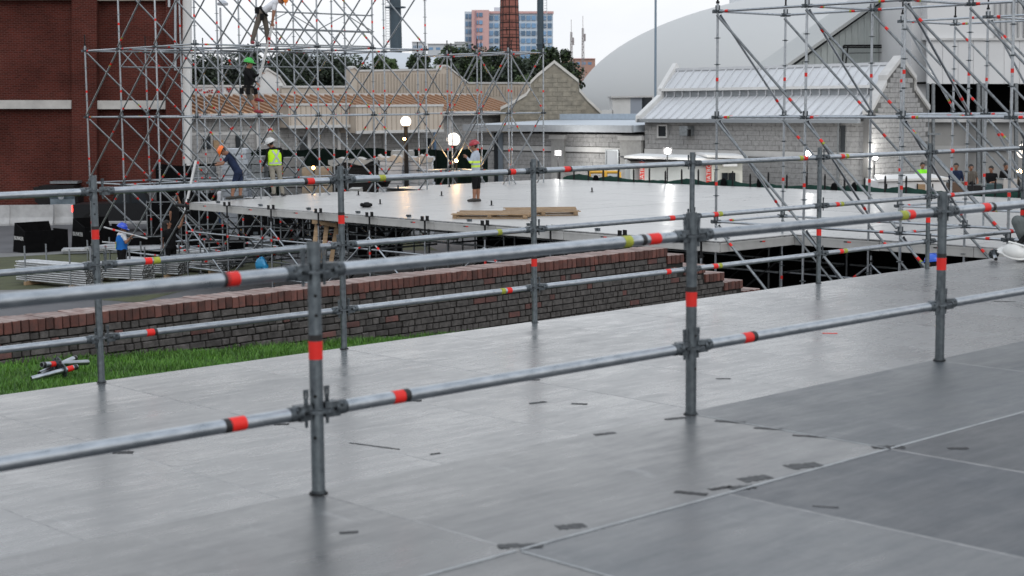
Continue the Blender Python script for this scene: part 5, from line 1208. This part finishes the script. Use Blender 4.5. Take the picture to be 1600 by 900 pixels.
flood(1043, 236, 62.5, .32, 'lit flood lamp above the white booth roof', power=160); flood(1262, 240, 60.5, .32, 'lit flood lamp beside the railing post right of the booth', power=110); flood(1367, 246, 63.0, .26, 'lit flood lamp on the block wall left of the white canopy', power=160); flood(872, 239, 73.2, .30, 'lit flood lamp on the pale block pillar', power=220)
flood(632, 217, 59.6, .13, 'small amber lamp on the left globe post', (1, .55, .18), 60, 40); flood(713, 251, 57, .16, 'small amber lamp low beside the right globe post', (1, .6, .25), 40, 30); flood(490, 262, 57.5, .16, 'small amber lamp on the ground behind the tall scaffold', (1, .5, .15), 30, 15); flood(1592, 268, 54, .22, 'warm lit lamp at the far right picture edge', (1, .72, .4), 40, 60)
globe(1601, 236, .30, 62, 'lit white globe lamp cut by the right picture edge')
# white booth with red banners
BTH = mat('pale_booth_panel', (.52, .55, .54), .6, var=.05); BAN = mat('red_banner', (.62, .035, .02), .6); BLU = mat('blue_banner_head', (.02, .06, .22), .6)
B9 = empty('booth', atY(1065, 300, 64)-Vector((0, 0, atY(1065, 300, 64).z)), 'pale site booth with red vertical banners and white slab roof', 'booth')
fbox('wall', 985, 252, 1110, 300, 64.2, 3, BTH, B9); fbox('wall', 1112, 250, 1160, 300, 63.8, 3, mat('cream_booth_panel', (.58, .58, .52), .6), B9); mb = MB(); a, b = atY(975, 247, 63.4), atY(1130, 252, 63.4); mb.hexa([a, b, b+Vector((1.2, 3.6, 0)), a+Vector((.9, 3.6, 0)), a+Vector((0, 0, .09)), b+Vector((0, 0, .09)), b+Vector((1.2, 3.0, .09)), a+Vector((.9, 3.0, .09))]); part('roof', mb, WHITEP, B9)
mb = MB(); mb.hexa([a+Vector((0, .02, -.05)), b+Vector((0, .02, -.05)), b+Vector((0, 3, -.05)), a+Vector((0, 3, -.05)), a+Vector((0, .02, 0)), b+Vector((0, .02, 0)), b+Vector((0, 3, 0)), a+Vector((0, 3, 0))]); part('eave', mb, BLACKST, B9)
mb = MB(); a, b = atY(1105, 246, 63.2), atY(1168, 248, 63.2); mb.hexa([a, b, b+Vector((0, 3.8, 0)), a+Vector((0, 3.8, 0))]+[v+Vector((0, 0, .1)) for v in (a, b, b+Vector((0, 3.8, 0)), a+Vector((0, 3.8, 0)))]); part('roof', mb, WHITEP, B9)
fbox('window', 1128, 270, 1137, 292, 63.7, .2, DARKW, B9); fbox('door', 1139, 270, 1149, 300, 63.7, .2, DARKW, B9); fbox('air_unit', 1131, 252, 1152, 260, 63.0, .5, WHITEP, B9)
for x0, x1, y0, y1 in ((999.5, 1007, 249, 287), (1103.5, 1112, 250, 289)):
    bn = fbox('banner', x0, y0, x1, y1, 63.9, .06, BAN, B9); 
    if x0 < 1050: fbox('banner_head', x0, y0-.2, x1, y0+3, 63.86, .03, BLU, B9)
    p = atY((x0+x1)/2, (y0+y1)/2+1.5, 63.86); o = link('lettering', text_mesh('KUATROX', .24, WHITEP, .003), bn, p-B9.location); o.rotation_euler = (math.pi/2, -math.pi/2, 0)
# yellow guard frame
mb = MB(); Y = 62
for p, q in (((921, 268), (921, 300)), ((945, 269), (945, 300)), ((968, 269), (968, 300)), ((921, 269), (968, 269))): mb.cyl(atY(*p, Y), atY(*q, Y), .06 if p[0] != 945 else .11, n=8)
mb.cyl(atY(912, 285, Y), atY(921, 272, Y), .05, n=6)
top('guard_frame', mb, mat('yellow_paint', (.60, .33, .03), .5), 'yellow tubular guard frame in front of the grey door', 'barrier')
# white canopy on the right and dark cases
B10 = empty('white_counter', atY(1420, 320, 57)-Vector((0, 0, atY(1420, 320, 57).z)), 'white topped counter with hanging black net right of the tower', 'counter')
mb = MB(); a, b, = atY(1370, 284, 56), atY(1482, 281, 56); mb.hexa([a, b, b+Vector((0, 2.6, 0)), a+Vector((.5, 2.6, 0)), a+Vector((0, 0, .08)), b+Vector((0, 0, .08)), b+Vector((0, 2.6, .12)), a+Vector((.5, 2.6, .12))]); part('top', mb, WHITEP, B10); fbox('front', 1373, 284, 1478, 320, 56.1, 2.4, mat('white_front', (.60, .61, .62), .6), B10); fbox('label_panel', 1434, 288, 1446, 299, 56.0, .1, WOODP, B10)
for k in range(4): fbox('dark_post', 1385+k*24, 287, 1386.5+k*24, 303, 55.8, .06, BLACKST, B10)
for x0, x1, y0, lab in ((1484, 1508, 283, 'brown and black case beside the white counter'), (1510, 1536, 288, 'dark equipment case in the crowd at the right'), (1540, 1566, 286, 'dark teal equipment case near the right edge'), (1568, 1592, 278, 'pale equipment case under the warm lamp')):
    m = {1484: mat('brown_case', (.10, .06, .04), .7), 1510: BLACKST, 1540: mat('teal_case', (.02, .05, .055), .6), 1568: mat('pale_case', (.42, .40, .38), .6)}[x0]
    a = atY(x0, y0, 57); b = atY(x1, y0, 57); E = empty('equipment_case', Vector(((a.x+b.x)/2, 57, 0)), lab, 'case'); mb = MB(); mb.box((0, .4, a.z/2), (b.x-a.x, .8, a.z-.1)); link('body', mb.mesh('body', [m]), E)
    mb = MB()
    for s in (-1, 1):
        for z in (.08, a.z-.05): mb.box((s*(b.x-a.x)/2, .4, z), (.04, .84, .05))
    mb.box((0, -.02, a.z*.6), (b.x-a.x, .03, .03)); link('edge_trim', mb.mesh('edge_trim', [GALVD]), E)
# white helmet lying on the deck by the right edge
def helmet_mesh(c, vis=True):
    m = mat('helmet_shell', c, .3, coat=.3)
    mb = MB(); prof = [(.128*math.cos(a), .115*math.sin(a)) for a in np.linspace(0, math.pi/2-.01, 8)]; mb.lathe([(.122, -.02), (.128, 0)]+prof[1:], 22, sy=1.18)
    mb.lathe([(.122, -.02), (.138, -.022), (.140, -.012), (.128, 0)], 22, sy=1.18)
    if vis: mb.prism([(-.10, .10, -.018), (-.075, .19, -.024), (0, .215, -.026), (.075, .19, -.024), (.10, .10, -.018)], (0, 0, .012))
    mb.box((0, 0, .117), (.03, .2, .012)); return mb.mesh('helmet', [m], True)
o = tag(link('helmet', helmet_mesh((.62, .62, .60)), None, atZ(1586, 408, ZL)+Vector((0, 0, .10)), 1.0), 'white hard hat lying on the deck by the right picture edge', 'helmet'); o.rotation_euler = (.25, -.35, .9)

# black flight cases and frames standing about under the scaffold
def flight(px, py, Y, w, d, h, rz, label):
    p = atY(px, py, Y); E = empty('flight_case', Vector((p.x, Y, 0)), label, 'case', rz=rz); mb = MB(); mb.box((0, 0, h/2+.1), (w, d, h)); link('body', mb.mesh('body', [BLACK]), E)
    mb = MB()
    for sx in (-1, 1):
        for sy in (-1, 1): mb.box((sx*w/2, sy*d/2, h/2+.1), (.035, .035, h+.01)); mb.cyl((sx*(w/2-.1), sy*(d/2-.1), 0), (sx*(w/2-.1), sy*(d/2-.1), .1), .05, n=8)
    for z in (.1, h*.7, h+.1): mb.box((0, -d/2, z), (w, .02, .03)); mb.box((-w/2, 0, z), (.02, d, .03))
    link('edge_trim', mb.mesh('edge_trim', [GALVD]), E); mb = MB(); mb.box((0, -d/2-.012, h*.5), (.16, .02, .1)); link('handle', mb.mesh('handle', [CAST]), E)
for a in ((255, 330, 60, 1.2, .7, 1.3, .2, 'black case right of the dark truck under the tower'), (300, 335, 58, 1.2, .8, 1.1, -.1, 'black case below the left end of the tall tower'), (318, 350, 55, 1.6, .7, .8, .3, 'low black case behind the left end of the stage'), (400, 340, 55, 1.2, .8, 1.2, .1, 'black case under the stage below the hi vis worker'), (455, 345, 54, 1.4, .8, 1.1, .4, 'black case under the stage left of the leaning timber'), (520, 350, 53, 1.6, .8, 1.2, .2, 'black case under the stage behind the leaning timber'), (585, 352, 52, 1.6, .8, 1.2, .5, 'black case under the stage right of the leaning timber'), (545, 300, 57, 1.0, .8, 1.5, .1, 'black case behind the stage edge gap'), (350, 372, 49, 1.2, .8, .7, .2, 'small black case in front of the deck frames'), (225, 372, 50, 1.3, .8, .8, .4, 'black case behind the raised platform')): flight(*a)
# ------------------------------------------------------------------ people
SKIN = mat('skin_brown', (.26, .125, .075), .6, var=.1, scale=10); HAIR = mat('hair_black', (.012, .010, .009), .7); EYE = mat('eye_dark', (.01, .01, .01), .3)
def cloth(name, c): return mat(name, c, .9, var=.22, scale=5, bump=.25, bscale=16, spec=.12)
def person(label, J, st, foot_dir, face_dir, helmet=None, group=None, vest=None, hip_w=.17, longhair=False):
    """J: joint name -> world position. st: material for shirt, arm, pants, leg, shoe. One continuous remeshed body."""
    prim = []   # a, b, ra, rb, material slot
    def cap(a, b, ra, rb, t): prim.append((Vector(a), Vector(b), ra, rb, t))
    f = Vector(face_dir).normalized(); up = (J['head']-J['neck']).normalized(); f = (f-up*f.dot(up)).normalized(); sd = f.cross(up)
    hd = J['head']
    cap(hd+up*.03-f*.01, hd+up*.03-f*.01, .098, .098, 'hair'); cap(hd+up*.0+f*.02, hd-up*.03+f*.03, .084, .072, 'skin'); cap(hd-up*.07+f*.035, hd-up*.085+f*.055, .058, .04, 'skin')
    cap(hd+f*.10-up*.005, hd+f*.118-up*.03, .011, .017, 'skin'); cap(hd+f*.088-up*.065-sd*.018, hd+f*.088-up*.065+sd*.018, .011, .011, 'skin')
    for s in (-1, 1): cap(hd+sd*s*.088-up*.02, hd+sd*s*.092+up*.012, .016, .018, 'skin'); cap(hd+f*.088+sd*s*.034+up*.008, hd+f*.090+sd*s*.034+up*.008, .012, .012, 'eye')
    if longhair: cap(hd-f*.06+up*.02, hd-f*.09-up*.24, .085, .06, 'hair')
    cap(J['neck']-up*.02, hd-up*.05, .058, .055, 'skin')
    sl, sr, hl, hr = J['shl'], J['shr'], J['hipl'], J['hipr']; sm = (sl+sr)/2; hm = (hl+hr)/2
    cap(J['neck']-up*.03, sm, .07, .09, 'shirt'); ax = (sr-sl)
    if ax.length < .05: ax = Vector((.05, 0, 0))
    axn = ax.normalized(); w = max(.13, min(.2, ax.length/2-.02))
    for k in (-1, 0, 1):
        cap(sm+axn*w*.62*k-(sm-hm).normalized()*.06, hm+axn*w*.42*k+(sm-hm)*.12, .098, .10, 'shirt')
    cap(sl, sr, .062, .062, 'shirt'); cap(hl, hr, .105, .105, 'pants'); cap(hm+(sm-hm)*.10, hm, .12, .12, 'pants')
    for s in ('l', 'r'):
        sh, el, wr = J['sh'+s], J['el'+s], J['wr'+s]; cap(sh, sh.lerp(el, .55), .060, .054, 'shirt'); cap(sh.lerp(el, .4), el, .047, .042, 'arm'); cap(el, wr, .043, .029, st.get('fore', 'arm'))
        d = (wr-el).normalized(); n = d.cross(Vector((0, 0, 1))); n = n.normalized() if n.length > .1 else Vector((1, 0, 0)); q = d.cross(n)
        hs = st.get('hand', 'skin')
        for k in (-1, 1): cap(wr+n*.016*k, wr+d*.075+n*.022*k, .020, .018, hs)
        for k in range(4):
            b = wr+d*.085+n*(.030-.020*k); l = (.062, .072, .068, .052)[k]; m1 = b+d*l*.55+q*.012; cap(b, m1, .0115, .0105, hs); cap(m1, m1+d*l*.3+q*l*.45, .0105, .009, hs)
        b = wr+d*.02+n*.034; cap(b, b+d*.035+n*.022+q*.012, .0135, .0115, hs); cap(b+d*.035+n*.022+q*.012, b+d*.066+n*.020+q*.026, .0115, .010, hs)
        hp, kn, an = J['hip'+s], J['kn'+s], J['an'+s]; cap(hp, kn, .098, .072, 'pants'); cap(kn, kn.lerp(an, .45), st.get('cr', .058), st.get('cr', .058), 'leg'); cap(kn.lerp(an, .4), an, st.get('cr', .055), st.get('ar', .042), 'leg')
        fd = Vector(foot_dir[s] if isinstance(foot_dir, dict) else foot_dir).normalized(); cap(an-fd*.045-Vector((0, 0, .035)), an+fd*.06-Vector((0, 0, .035)), .045, .047, 'shoe'); cap(an+fd*.06-Vector((0, 0, .04)), an+fd*.165-Vector((0, 0, .048)), .045, .036, 'shoe'); cap(an, an-Vector((0, 0, .03)), .045, .05, 'shoe')
    mb = MB()
    for a, b, ra, rb, t in prim:
        d = b-a
        if d.length < 1e-4: d = Vector((0, 0, 1e-3)); b = a+d
        dn = d.normalized(); tt_ = Vector((1, 0, 0)) if abs(dn.x) < .9 else Vector((0, 1, 0)); e1 = dn.cross(tt_).normalized(); e2 = dn.cross(e1); n = 10; rings = []
        for ang in (-80, -50, -20, 0): rings.append((a+dn*ra*math.sin(math.radians(ang)), ra*math.cos(math.radians(ang))))
        for ang in (0, 20, 50, 80): rings.append((b+dn*rb*math.sin(math.radians(ang)), rb*math.cos(math.radians(ang))))
        vs = [c+e1*(r*math.cos(2*math.pi*k/n))+e2*(r*math.sin(2*math.pi*k/n)) for c, r in rings for k in range(n)]
        fs = [(i*n+k, i*n+(k+1) % n, (i+1)*n+(k+1) % n, (i+1)*n+k) for i in range(len(rings)-1) for k in range(n)]+[tuple(reversed(range(n))), tuple(range((len(rings)-1)*n, len(rings)*n))]
        mb.add(vs, fs)
    base = Vector((hm.x, hm.y, min(J['anl'].z, J['anr'].z)-.09)); me = mb.mesh('body', [SKIN]); me.transform(Matrix.Translation(-base))
    tmp = bpy.data.objects.new('tmp', me); col.objects.link(tmp); md = tmp.modifiers.new('r', 'REMESH'); md.mode = 'VOXEL'; md.voxel_size = .0105; md.use_smooth_shade = True
    m2 = tmp.modifiers.new('s', 'SMOOTH'); m2.factor = .5; m2.iterations = 2
    bpy.context.view_layer.update(); me2 = bpy.data.meshes.new_from_object(tmp.evaluated_get(bpy.context.evaluated_depsgraph_get())); bpy.data.objects.remove(tmp)
    slots = ['skin', 'hair', 'eye', 'shirt', 'arm', 'pants', 'leg', 'shoe', 'glove', 'stripe']; mats = {'skin': SKIN, 'hair': HAIR, 'eye': EYE, 'glove': RUB}; mats.update(st['m'])
    me2.materials.clear()
    for s in slots: me2.materials.append(mats.get(s, SKIN))
    nf = len(me2.polygons); C = np.empty(nf*3); me2.polygons.foreach_get('center', C); C = C.reshape(-1, 3)+np.array(base); best = np.full(nf, 9.0); idx = np.zeros(nf, int)
    for a, b, ra, rb, t in prim:
        a_ = np.array(a); d = np.array(b)-a_; L2 = max(1e-9, d@d); tt2 = np.clip(((C-a_)@d)/L2, 0, 1); dist = np.linalg.norm(C-a_-tt2[:, None]*d, axis=1)-(ra+(rb-ra)*tt2); k = slots.index(t); w = dist < best; best[w] = dist[w]; idx[w] = k
    if 'stripes' in st:
        for z0, z1 in st['stripes']:
            w = (C[:, 2] > z0) & (C[:, 2] < z1) & ((idx == 3) | (idx == 4)); idx[w] = 9
    me2.polygons.foreach_set('material_index', idx.astype(np.int32)); me2.update()
    P = tag(link('person', me2, None, base), label, 'person', group)
    if helmet:
        h = link('helmet', helmet_mesh(helmet), P, hd+up*.055-f*.012-base); h.rotation_mode = 'QUATERNION'; h.rotation_quaternion = Matrix((sd, f, up)).transposed().to_quaternion()
    if st.get('belt'):
        bm_ = MB(); ub = (sm-hm).normalized(); e1 = axn; e2 = ub.cross(e1).normalized(); e1 = e2.cross(ub).normalized(); n = 20
        for z, r in ((.0, .215), (.05, .215), (.05, .20), (.0, .20)):
            for k in range(n): a = 2*math.pi*k/n; bm_.v.append(tuple(hm+ub*(z+.03)+e1*(r*.95*math.cos(a))+e2*(r*.82*math.sin(a))-base))
        for i in range(3):
            for k in range(n): bm_.f.append((i*n+k, i*n+(k+1) % n, (i+1)*n+(k+1) % n, (i+1)*n+k)); bm_.m.append(0)
        for a in (.6, 2.4, 3.6, 5.2): c_ = hm+e1*(.225*math.cos(a))+e2*(.19*math.sin(a))-ub*.06-base; bm_.box(c_, (.09, .09, .17), rz=a)
        link('tool_belt', bm_.mesh('tool_belt', [BLK]), P)
    if vest:
        # sleeveless vest shell over the torso
        vm = MB(); n = 28; dn = (sm-hm); Lb = dn.length; dn = dn/Lb; fw = Vector(vest['front']).normalized(); fw = (fw-dn*fw.dot(dn)).normalized(); sx_ = fw.cross(dn)
        for t, rx, ry in ((.10, .205, .165), (.3, .20, .16), (.6, .205, .165), (.85, .20, .15), (1.02, .15, .10)):
            for k in range(n): a = 2*math.pi*k/n; vm.v.append(tuple(hm+dn*(Lb*t)+sx_*(rx*math.cos(a))+fw*(ry*math.sin(a))-base))
        for i in range(4):
            for k in range(n): vm.f.append((i*n+k, i*n+(k+1) % n, (i+1)*n+(k+1) % n, (i+1)*n+k)); vm.m.append(0)
        v = link('vest', vm.mesh('vest', [vest['m']], True), P)
        strap_m = vest.get('sm') or mat('reflective_tape', (.45, .47, .47), .4)
        for t0, t1, x0, x1 in vest['straps']:      # straps on the back: from (t0,x0) to (t1,x1)
            sm_ = MB(); q = 8; pts = []
            for k in range(q+1):
                t = t0+(t1-t0)*k/q; x = x0+(x1-x0)*k/q; rx, ry = .207, np.interp(t, [.1, .3, .6, .85, 1.02], [.168, .163, .168, .153, .105]); y = -ry*math.sqrt(max(0, 1-(x/rx)**2))*vest.get('side', 1)
                pts.append(hm+dn*(Lb*t)+sx_*x+fw*(y-.006*vest.get('side', 1))-base)
            for k in range(q):
                d = (pts[k+1]-pts[k]).normalized(); s = d.cross(fw).normalized()*.026; o_ = fw*-.004*vest.get('side', 1); sm_.add([pts[k]-s, pts[k+1]-s, pts[k+1]+s, pts[k]+s, pts[k]-s+o_, pts[k+1]-s+o_, pts[k+1]+s+o_, pts[k]+s+o_], [(0, 1, 2, 3), (4, 5, 6, 7), (0, 1, 5, 4), (2, 3, 7, 6)])
            link('reflective_strap', sm_.mesh('reflective_strap', [strap_m]), v)
    return P
def joints(Y, **k): return {n: atY(p[0], p[1], Y+(p[2] if len(p) > 2 else 0)) for n, p in k.items()}
NAVY = cloth('navy_cloth', (.018, .026, .055)); BLK = cloth('black_cloth_wear', (.010, .010, .011)); KHA = cloth('khaki_cloth', (.27, .25, .21)); GRYT = cloth('taupe_cloth', (.12, .105, .09)); WTEE = cloth('white_tee', (.62, .63, .66)); HIV = cloth('hi_vis_yellow', (.50, .85, .03)); GREY = cloth('pale_grey_shirt', (.36, .40, .46)); LIME = cloth('lime_stripe', (.55, .75, .10)); BLUE = cloth('blue_vest', (.02, .13, .42)); JEAN = cloth('blue_jeans', (.04, .07, .14)); HIG = cloth('hi_vis_green', (.25, .85, .04)); MAR = cloth('maroon', (.16, .02, .03)); SHOEB = mat('dark_shoe', (.03, .028, .025), .7); SHOER = mat('red_shoe', (.22, .02, .03), .7); SHOEW = mat('white_shoe', (.5, .5, .5), .6); HIVV = mat('hi_vis_vest', (.55, .92, .02), .7, var=.06, scale=4)
def M_(shirt, pants, leg=None, arm=None, shoe=SHOEB, stripe=None): return {'shirt': shirt, 'arm': arm or SKIN, 'pants': pants, 'leg': leg or pants, 'shoe': shoe, 'stripe': stripe or LIME}
# bending worker in orange helmet at the stage corner
Y1 = atZ(370, 312.5, ZS).y
person('worker in orange helmet, navy shirt and dark shorts leaning over the stage corner', joints(Y1, head=(349, 236.5, 0), neck=(357, 240.5, 0), shl=(356, 245, -.16), shr=(360, 243, .16), ell=(347.5, 256, -.2), elr=(349, 254, .16), wrl=(336, 258, -.18), wrr=(338, 255, .12), hipl=(371, 270, -.1), hipr=(374, 269, .1), knl=(365, 289, -.12), knr=(376, 289, .1), anl=(363, 307, -.12), anr=(375.5, 306, .08)),
       {'m': M_(NAVY, NAVY, leg=SKIN), 'hand': 'glove'}, (-1, -.15, 0), (-.85, -.3, -.35), helmet=(.95, .18, .01))
# worker in white helmet and hi-vis vest
Y2 = atZ(432, 307, ZS).y
person('worker in white helmet, yellow vest and khaki trousers standing on the stage', joints(Y2, head=(422.5, 224, 0), neck=(426, 230.5, .02), shl=(419.5, 234.5, -.05), shr=(438, 233.5, .0), ell=(416.5, 248, -.1), elr=(441, 247, .1), wrl=(410.5, 261, -.15), wrr=(440, 259, .05), hipl=(424.5, 260, -.02), hipr=(434.5, 260, .02), knl=(426.5, 280.5, -.05), knr=(438, 280.5, .05), anl=(428, 301.5, -.05), anr=(441.5, 302, .1)),
       {'m': M_(BLK, KHA, leg=KHA, arm=BLK), 'cr': .072, 'ar': .06, 'hand': 'skin'}, {'l': (-1, .2, 0), 'r': (.2, .5, 0)}, (-.9, .35, -.1), helmet=(.70, .70, .69), vest={'m': HIVV, 'front': (-.45, .9, 0), 'straps': [(.22, .22, -.19, .19), (.25, .98, -.11, .10), (.25, .98, .11, -.10)]})
# worker with red cap
Y3 = atZ(742, 315, ZS).y; zb_ = lambda y: atY(742, y, Y3).z
person('worker in red helmet, pale grey shirt with lime stripes and black shorts on the stage', joints(Y3, head=(741, 228.5, 0), neck=(743, 236, 0), shl=(739.5, 242, -.14), shr=(746.5, 241, .14), ell=(735.5, 253.5, -.18), elr=(741, 254, .14), wrl=(730, 246.5, -.12), wrr=(732, 248, .1), hipl=(742, 273, -.09), hipr=(745.5, 273, .09), knl=(741.5, 293, -.1), knr=(747, 292.5, .06), anl=(741, 310.5, -.1), anr=(747, 311, .06)),
       {'m': M_(GREY, BLK, leg=SKIN, arm=GREY), 'stripes': [(zb_(261.5), zb_(257.5)), (zb_(254.6), zb_(251.2))]}, (-1, -.25, 0), (-1, .1, .1), helmet=(.30, .008, .02))
# climber in green helmet
Yc = 45.0
person('worker in green helmet and black top climbing the tall scaffold', joints(Yc, head=(389, 99.5, 0), neck=(388, 107, 0), shl=(384.5, 111.5, -.15), shr=(391.5, 110.5, .15), ell=(394, 124, -.18), elr=(399, 119, .12), wrl=(401, 129.5, -.2), wrr=(406, 116, .1), hipl=(386, 139, -.1), hipr=(390, 139, .1), knl=(392.5, 154.5, -.12), knr=(399, 144.5, .1), anl=(401, 172, -.1), anr=(402, 154, .08)),
       {'m': M_(BLK, GRYT, leg=SKIN, arm=BLK, shoe=SHOER), 'belt': 1}, (.9, -.2, -.1), (.8, -.2, .45), helmet=(.03, .42, .05))
# man in white tee on the top rail
Yt = 44.4
person('worker in white shirt and taupe trousers bending on the top of the tall scaffold', joints(Yt, head=(441, -1, 0), neck=(434, 1.5, 0), shl=(429, 5, -.17), shr=(431, 3, .17), ell=(427, 22, -.18), elr=(428, 21, .12), wrl=(426, 36, -.15), wrr=(424.5, 38, .05), hipl=(408, 20, -.1), hipr=(411, 19, .1), knl=(400, 43, -.12), knr=(416, 41.5, .1), anl=(394, 64.5, -.08), anr=(418.5, 64.5, .1)),
       {'m': M_(WTEE, GRYT, shoe=SHOER), 'cr': .07, 'ar': .055, 'belt': 1}, (.35, -.8, 0), (.9, 0, -.45), helmet=(.9, .25, .02))
# woman in blue vest and helmet
Yb = 45.0
person('worker in blue helmet and blue vest over white shirt carrying a tube', joints(Yb, head=(191, 357.5, 0), neck=(188.5, 364.5, 0), shl=(194, 368, -.16), shr=(186, 367, .16), ell=(197, 379, -.2), elr=(190, 378, .2), wrl=(203.5, 371.5, -.22), wrr=(200, 374, .15), hipl=(192, 392, -.1), hipr=(188, 392, .1), knl=(192, 415, -.1), knr=(189, 415, .1), anl=(192, 434, -.1), anr=(189, 434, .1)),
       {'m': M_(WTEE, BLK)}, (1, -.1, 0), (.95, .1, .1), helmet=(.02, .07, .52), vest={'m': BLUE, 'front': (.95, .3, 0), 'sm': LIME, 'straps': [(.15, .6, -.10, -.02), (.15, .6, .04, .10)]})
# person in black with raised arm
Yk = 46.0
person('long haired person dressed in black lifting a white pole', joints(Yk, head=(261, 350, 0), neck=(263, 358, 0), shl=(258, 363, -.1), shr=(273, 360, .05), ell=(253, 374, -.12), elr=(282, 353.5, .0), wrl=(254, 384, -.2), wrr=(286, 341, .0), hipl=(262, 388, -.08), hipr=(271, 387, .08), knl=(262, 411, -.1), knr=(271, 410, .1), anl=(261, 431, -.1), anr=(272, 431, .1)),
       {'m': M_(BLK, BLK)}, (.9, -.2, 0), (.8, .3, .35), longhair=True)
person('person in black standing behind the pole lifter below the tower', joints(54, head=(271, 312, 0), neck=(272, 318.5, 0), shl=(268, 322, -.1), shr=(277, 321.5, .1), ell=(266, 334, -.15), elr=(281, 318, .1), wrl=(267, 344, -.1), wrr=(278, 308, .1), hipl=(270, 347, -.05), hipr=(275, 347, .05), knl=(270, 367, -.05), knr=(275, 367, .05), anl=(270, 388, -.05), anr=(275, 388, .05)), {'m': M_(BLK, BLK)}, (.5, -.8, 0), (.3, -.8, .3))
def stander(label, px, Y, z, H, st, face, helmet=None, arms=(.1, .1)):
    p = atY(px, 300, Y); f = Vector(face).normalized(); s = Vector((f.y, -f.x, 0)); b = Vector((p.x, Y, z)); k = H/1.72
    J = {'head': b+Vector((0, 0, 1.60*k))+f*.02, 'neck': b+Vector((0, 0, 1.45*k)), 'hipl': b-s*.09+Vector((0, 0, .92*k)), 'hipr': b+s*.09+Vector((0, 0, .92*k)), 'shl': b-s*.18+Vector((0, 0, 1.38*k)), 'shr': b+s*.18+Vector((0, 0, 1.38*k)),
         'ell': b-s*.26+Vector((0, 0, 1.10*k)), 'elr': b+s*.26+Vector((0, 0, 1.10*k)), 'wrl': b-s*.22+f*arms[0]*2+Vector((0, 0, .90*k+arms[0])), 'wrr': b+s*.22+f*arms[1]*2+Vector((0, 0, .90*k+arms[1])), 'knl': b-s*.10+f*.02+Vector((0, 0, .50*k)), 'knr': b+s*.10+f*.03+Vector((0, 0, .50*k)), 'anl': b-s*.11+Vector((0, 0, .09)), 'anr': b+s*.11+Vector((0, 0, .09))}
    return person(label, J, {'m': st, 'cr': .068, 'ar': .05}, f, f, helmet=helmet)
stander('person in white shirt and blue jeans behind the left end of the stage', 338, 66.5, 0, 1.72, M_(WTEE, JEAN, shoe=SHOEW, arm=WTEE), (.3, -1, 0))
a_, b_ = atY(1395, 300, 58.4), atY(1640, 300, 58.4); E = empty('crew_riser', Vector(((a_.x+b_.x)/2, 60, 0)), 'low dark riser under the crew behind the white counter', 'platform')
mb = MB(); mb.box(((a_.x+b_.x)/2, 60, .86), (b_.x-a_.x, 3.2, .07)); part('deck', mb, BLACKST, E)
for k in range(5):
    for y in (58.6, 61.4): mb = MB(); x = a_.x+.2+(b_.x-a_.x-.4)*k/4; mb.cyl((x, y, 0), (x, y, .84), .03, n=8); part('leg', mb, GALVD, E)
stander('person in bright green jacket behind the white counter', 1440, 60.5, .9, 1.75, M_(HIG, BLK, arm=HIG), (.2, -1, 0), arms=(.2, .2)); stander('person in dark jacket standing right of the white counter', 1493, 59.5, .9, 1.75, M_(NAVY, BLK, arm=NAVY), (-.3, -1, 0)); stander('bare armed person in black among the dark cases at the right', 1548, 59.0, .9, 1.65, M_(BLK, BLK), (-.6, -.7, 0), arms=(.2, .1)); stander('person in black beside the pale case at the right', 1570, 59.5, .9, 1.74, M_(BLK, BLK, arm=BLK), (.4, -.9, 0)); stander('person in brown top right of the dark jacket at the counter', 1516, 60.5, .9, 1.66, M_(GRYT, BLK), (0, -1, 0))
hp = atY(1461, 412, 26.8)
stander('worker in blue helmet half hidden below the deck edge at the right', 1461, 26.8, hp.z-1.60, 1.72, M_(BLK, BLK), (-.6, .7, 0), helmet=(.02, .10, .55))
# kneeling person at the right edge
Yr = atZ(1612, 408, ZL).y+.3
person('kneeling person in grey trousers at the right picture edge', joints(Yr, head=(1660, 290, .2), neck=(1652, 306, .15), shl=(1640, 322, -.1), shr=(1668, 318, .2), ell=(1622, 352, -.2), elr=(1668, 352, .1), wrl=(1594, 378, -.22), wrr=(1640, 372, -.1), hipl=(1662, 378, -.02), hipr=(1672, 376, .2), knl=(1590, 346, -.08), knr=(1608, 394, .2), anl=(1612, 396, -.06), anr=(1672, 396, .3)),
       {'m': M_(BLK, cloth('grey_work_trousers', (.13, .145, .145)), arm=BLK), 'hand': 'glove', 'cr': .075, 'ar': .055}, (-1, -.1, 0), (-1, -.1, -.5), helmet=(.62, .62, .6))
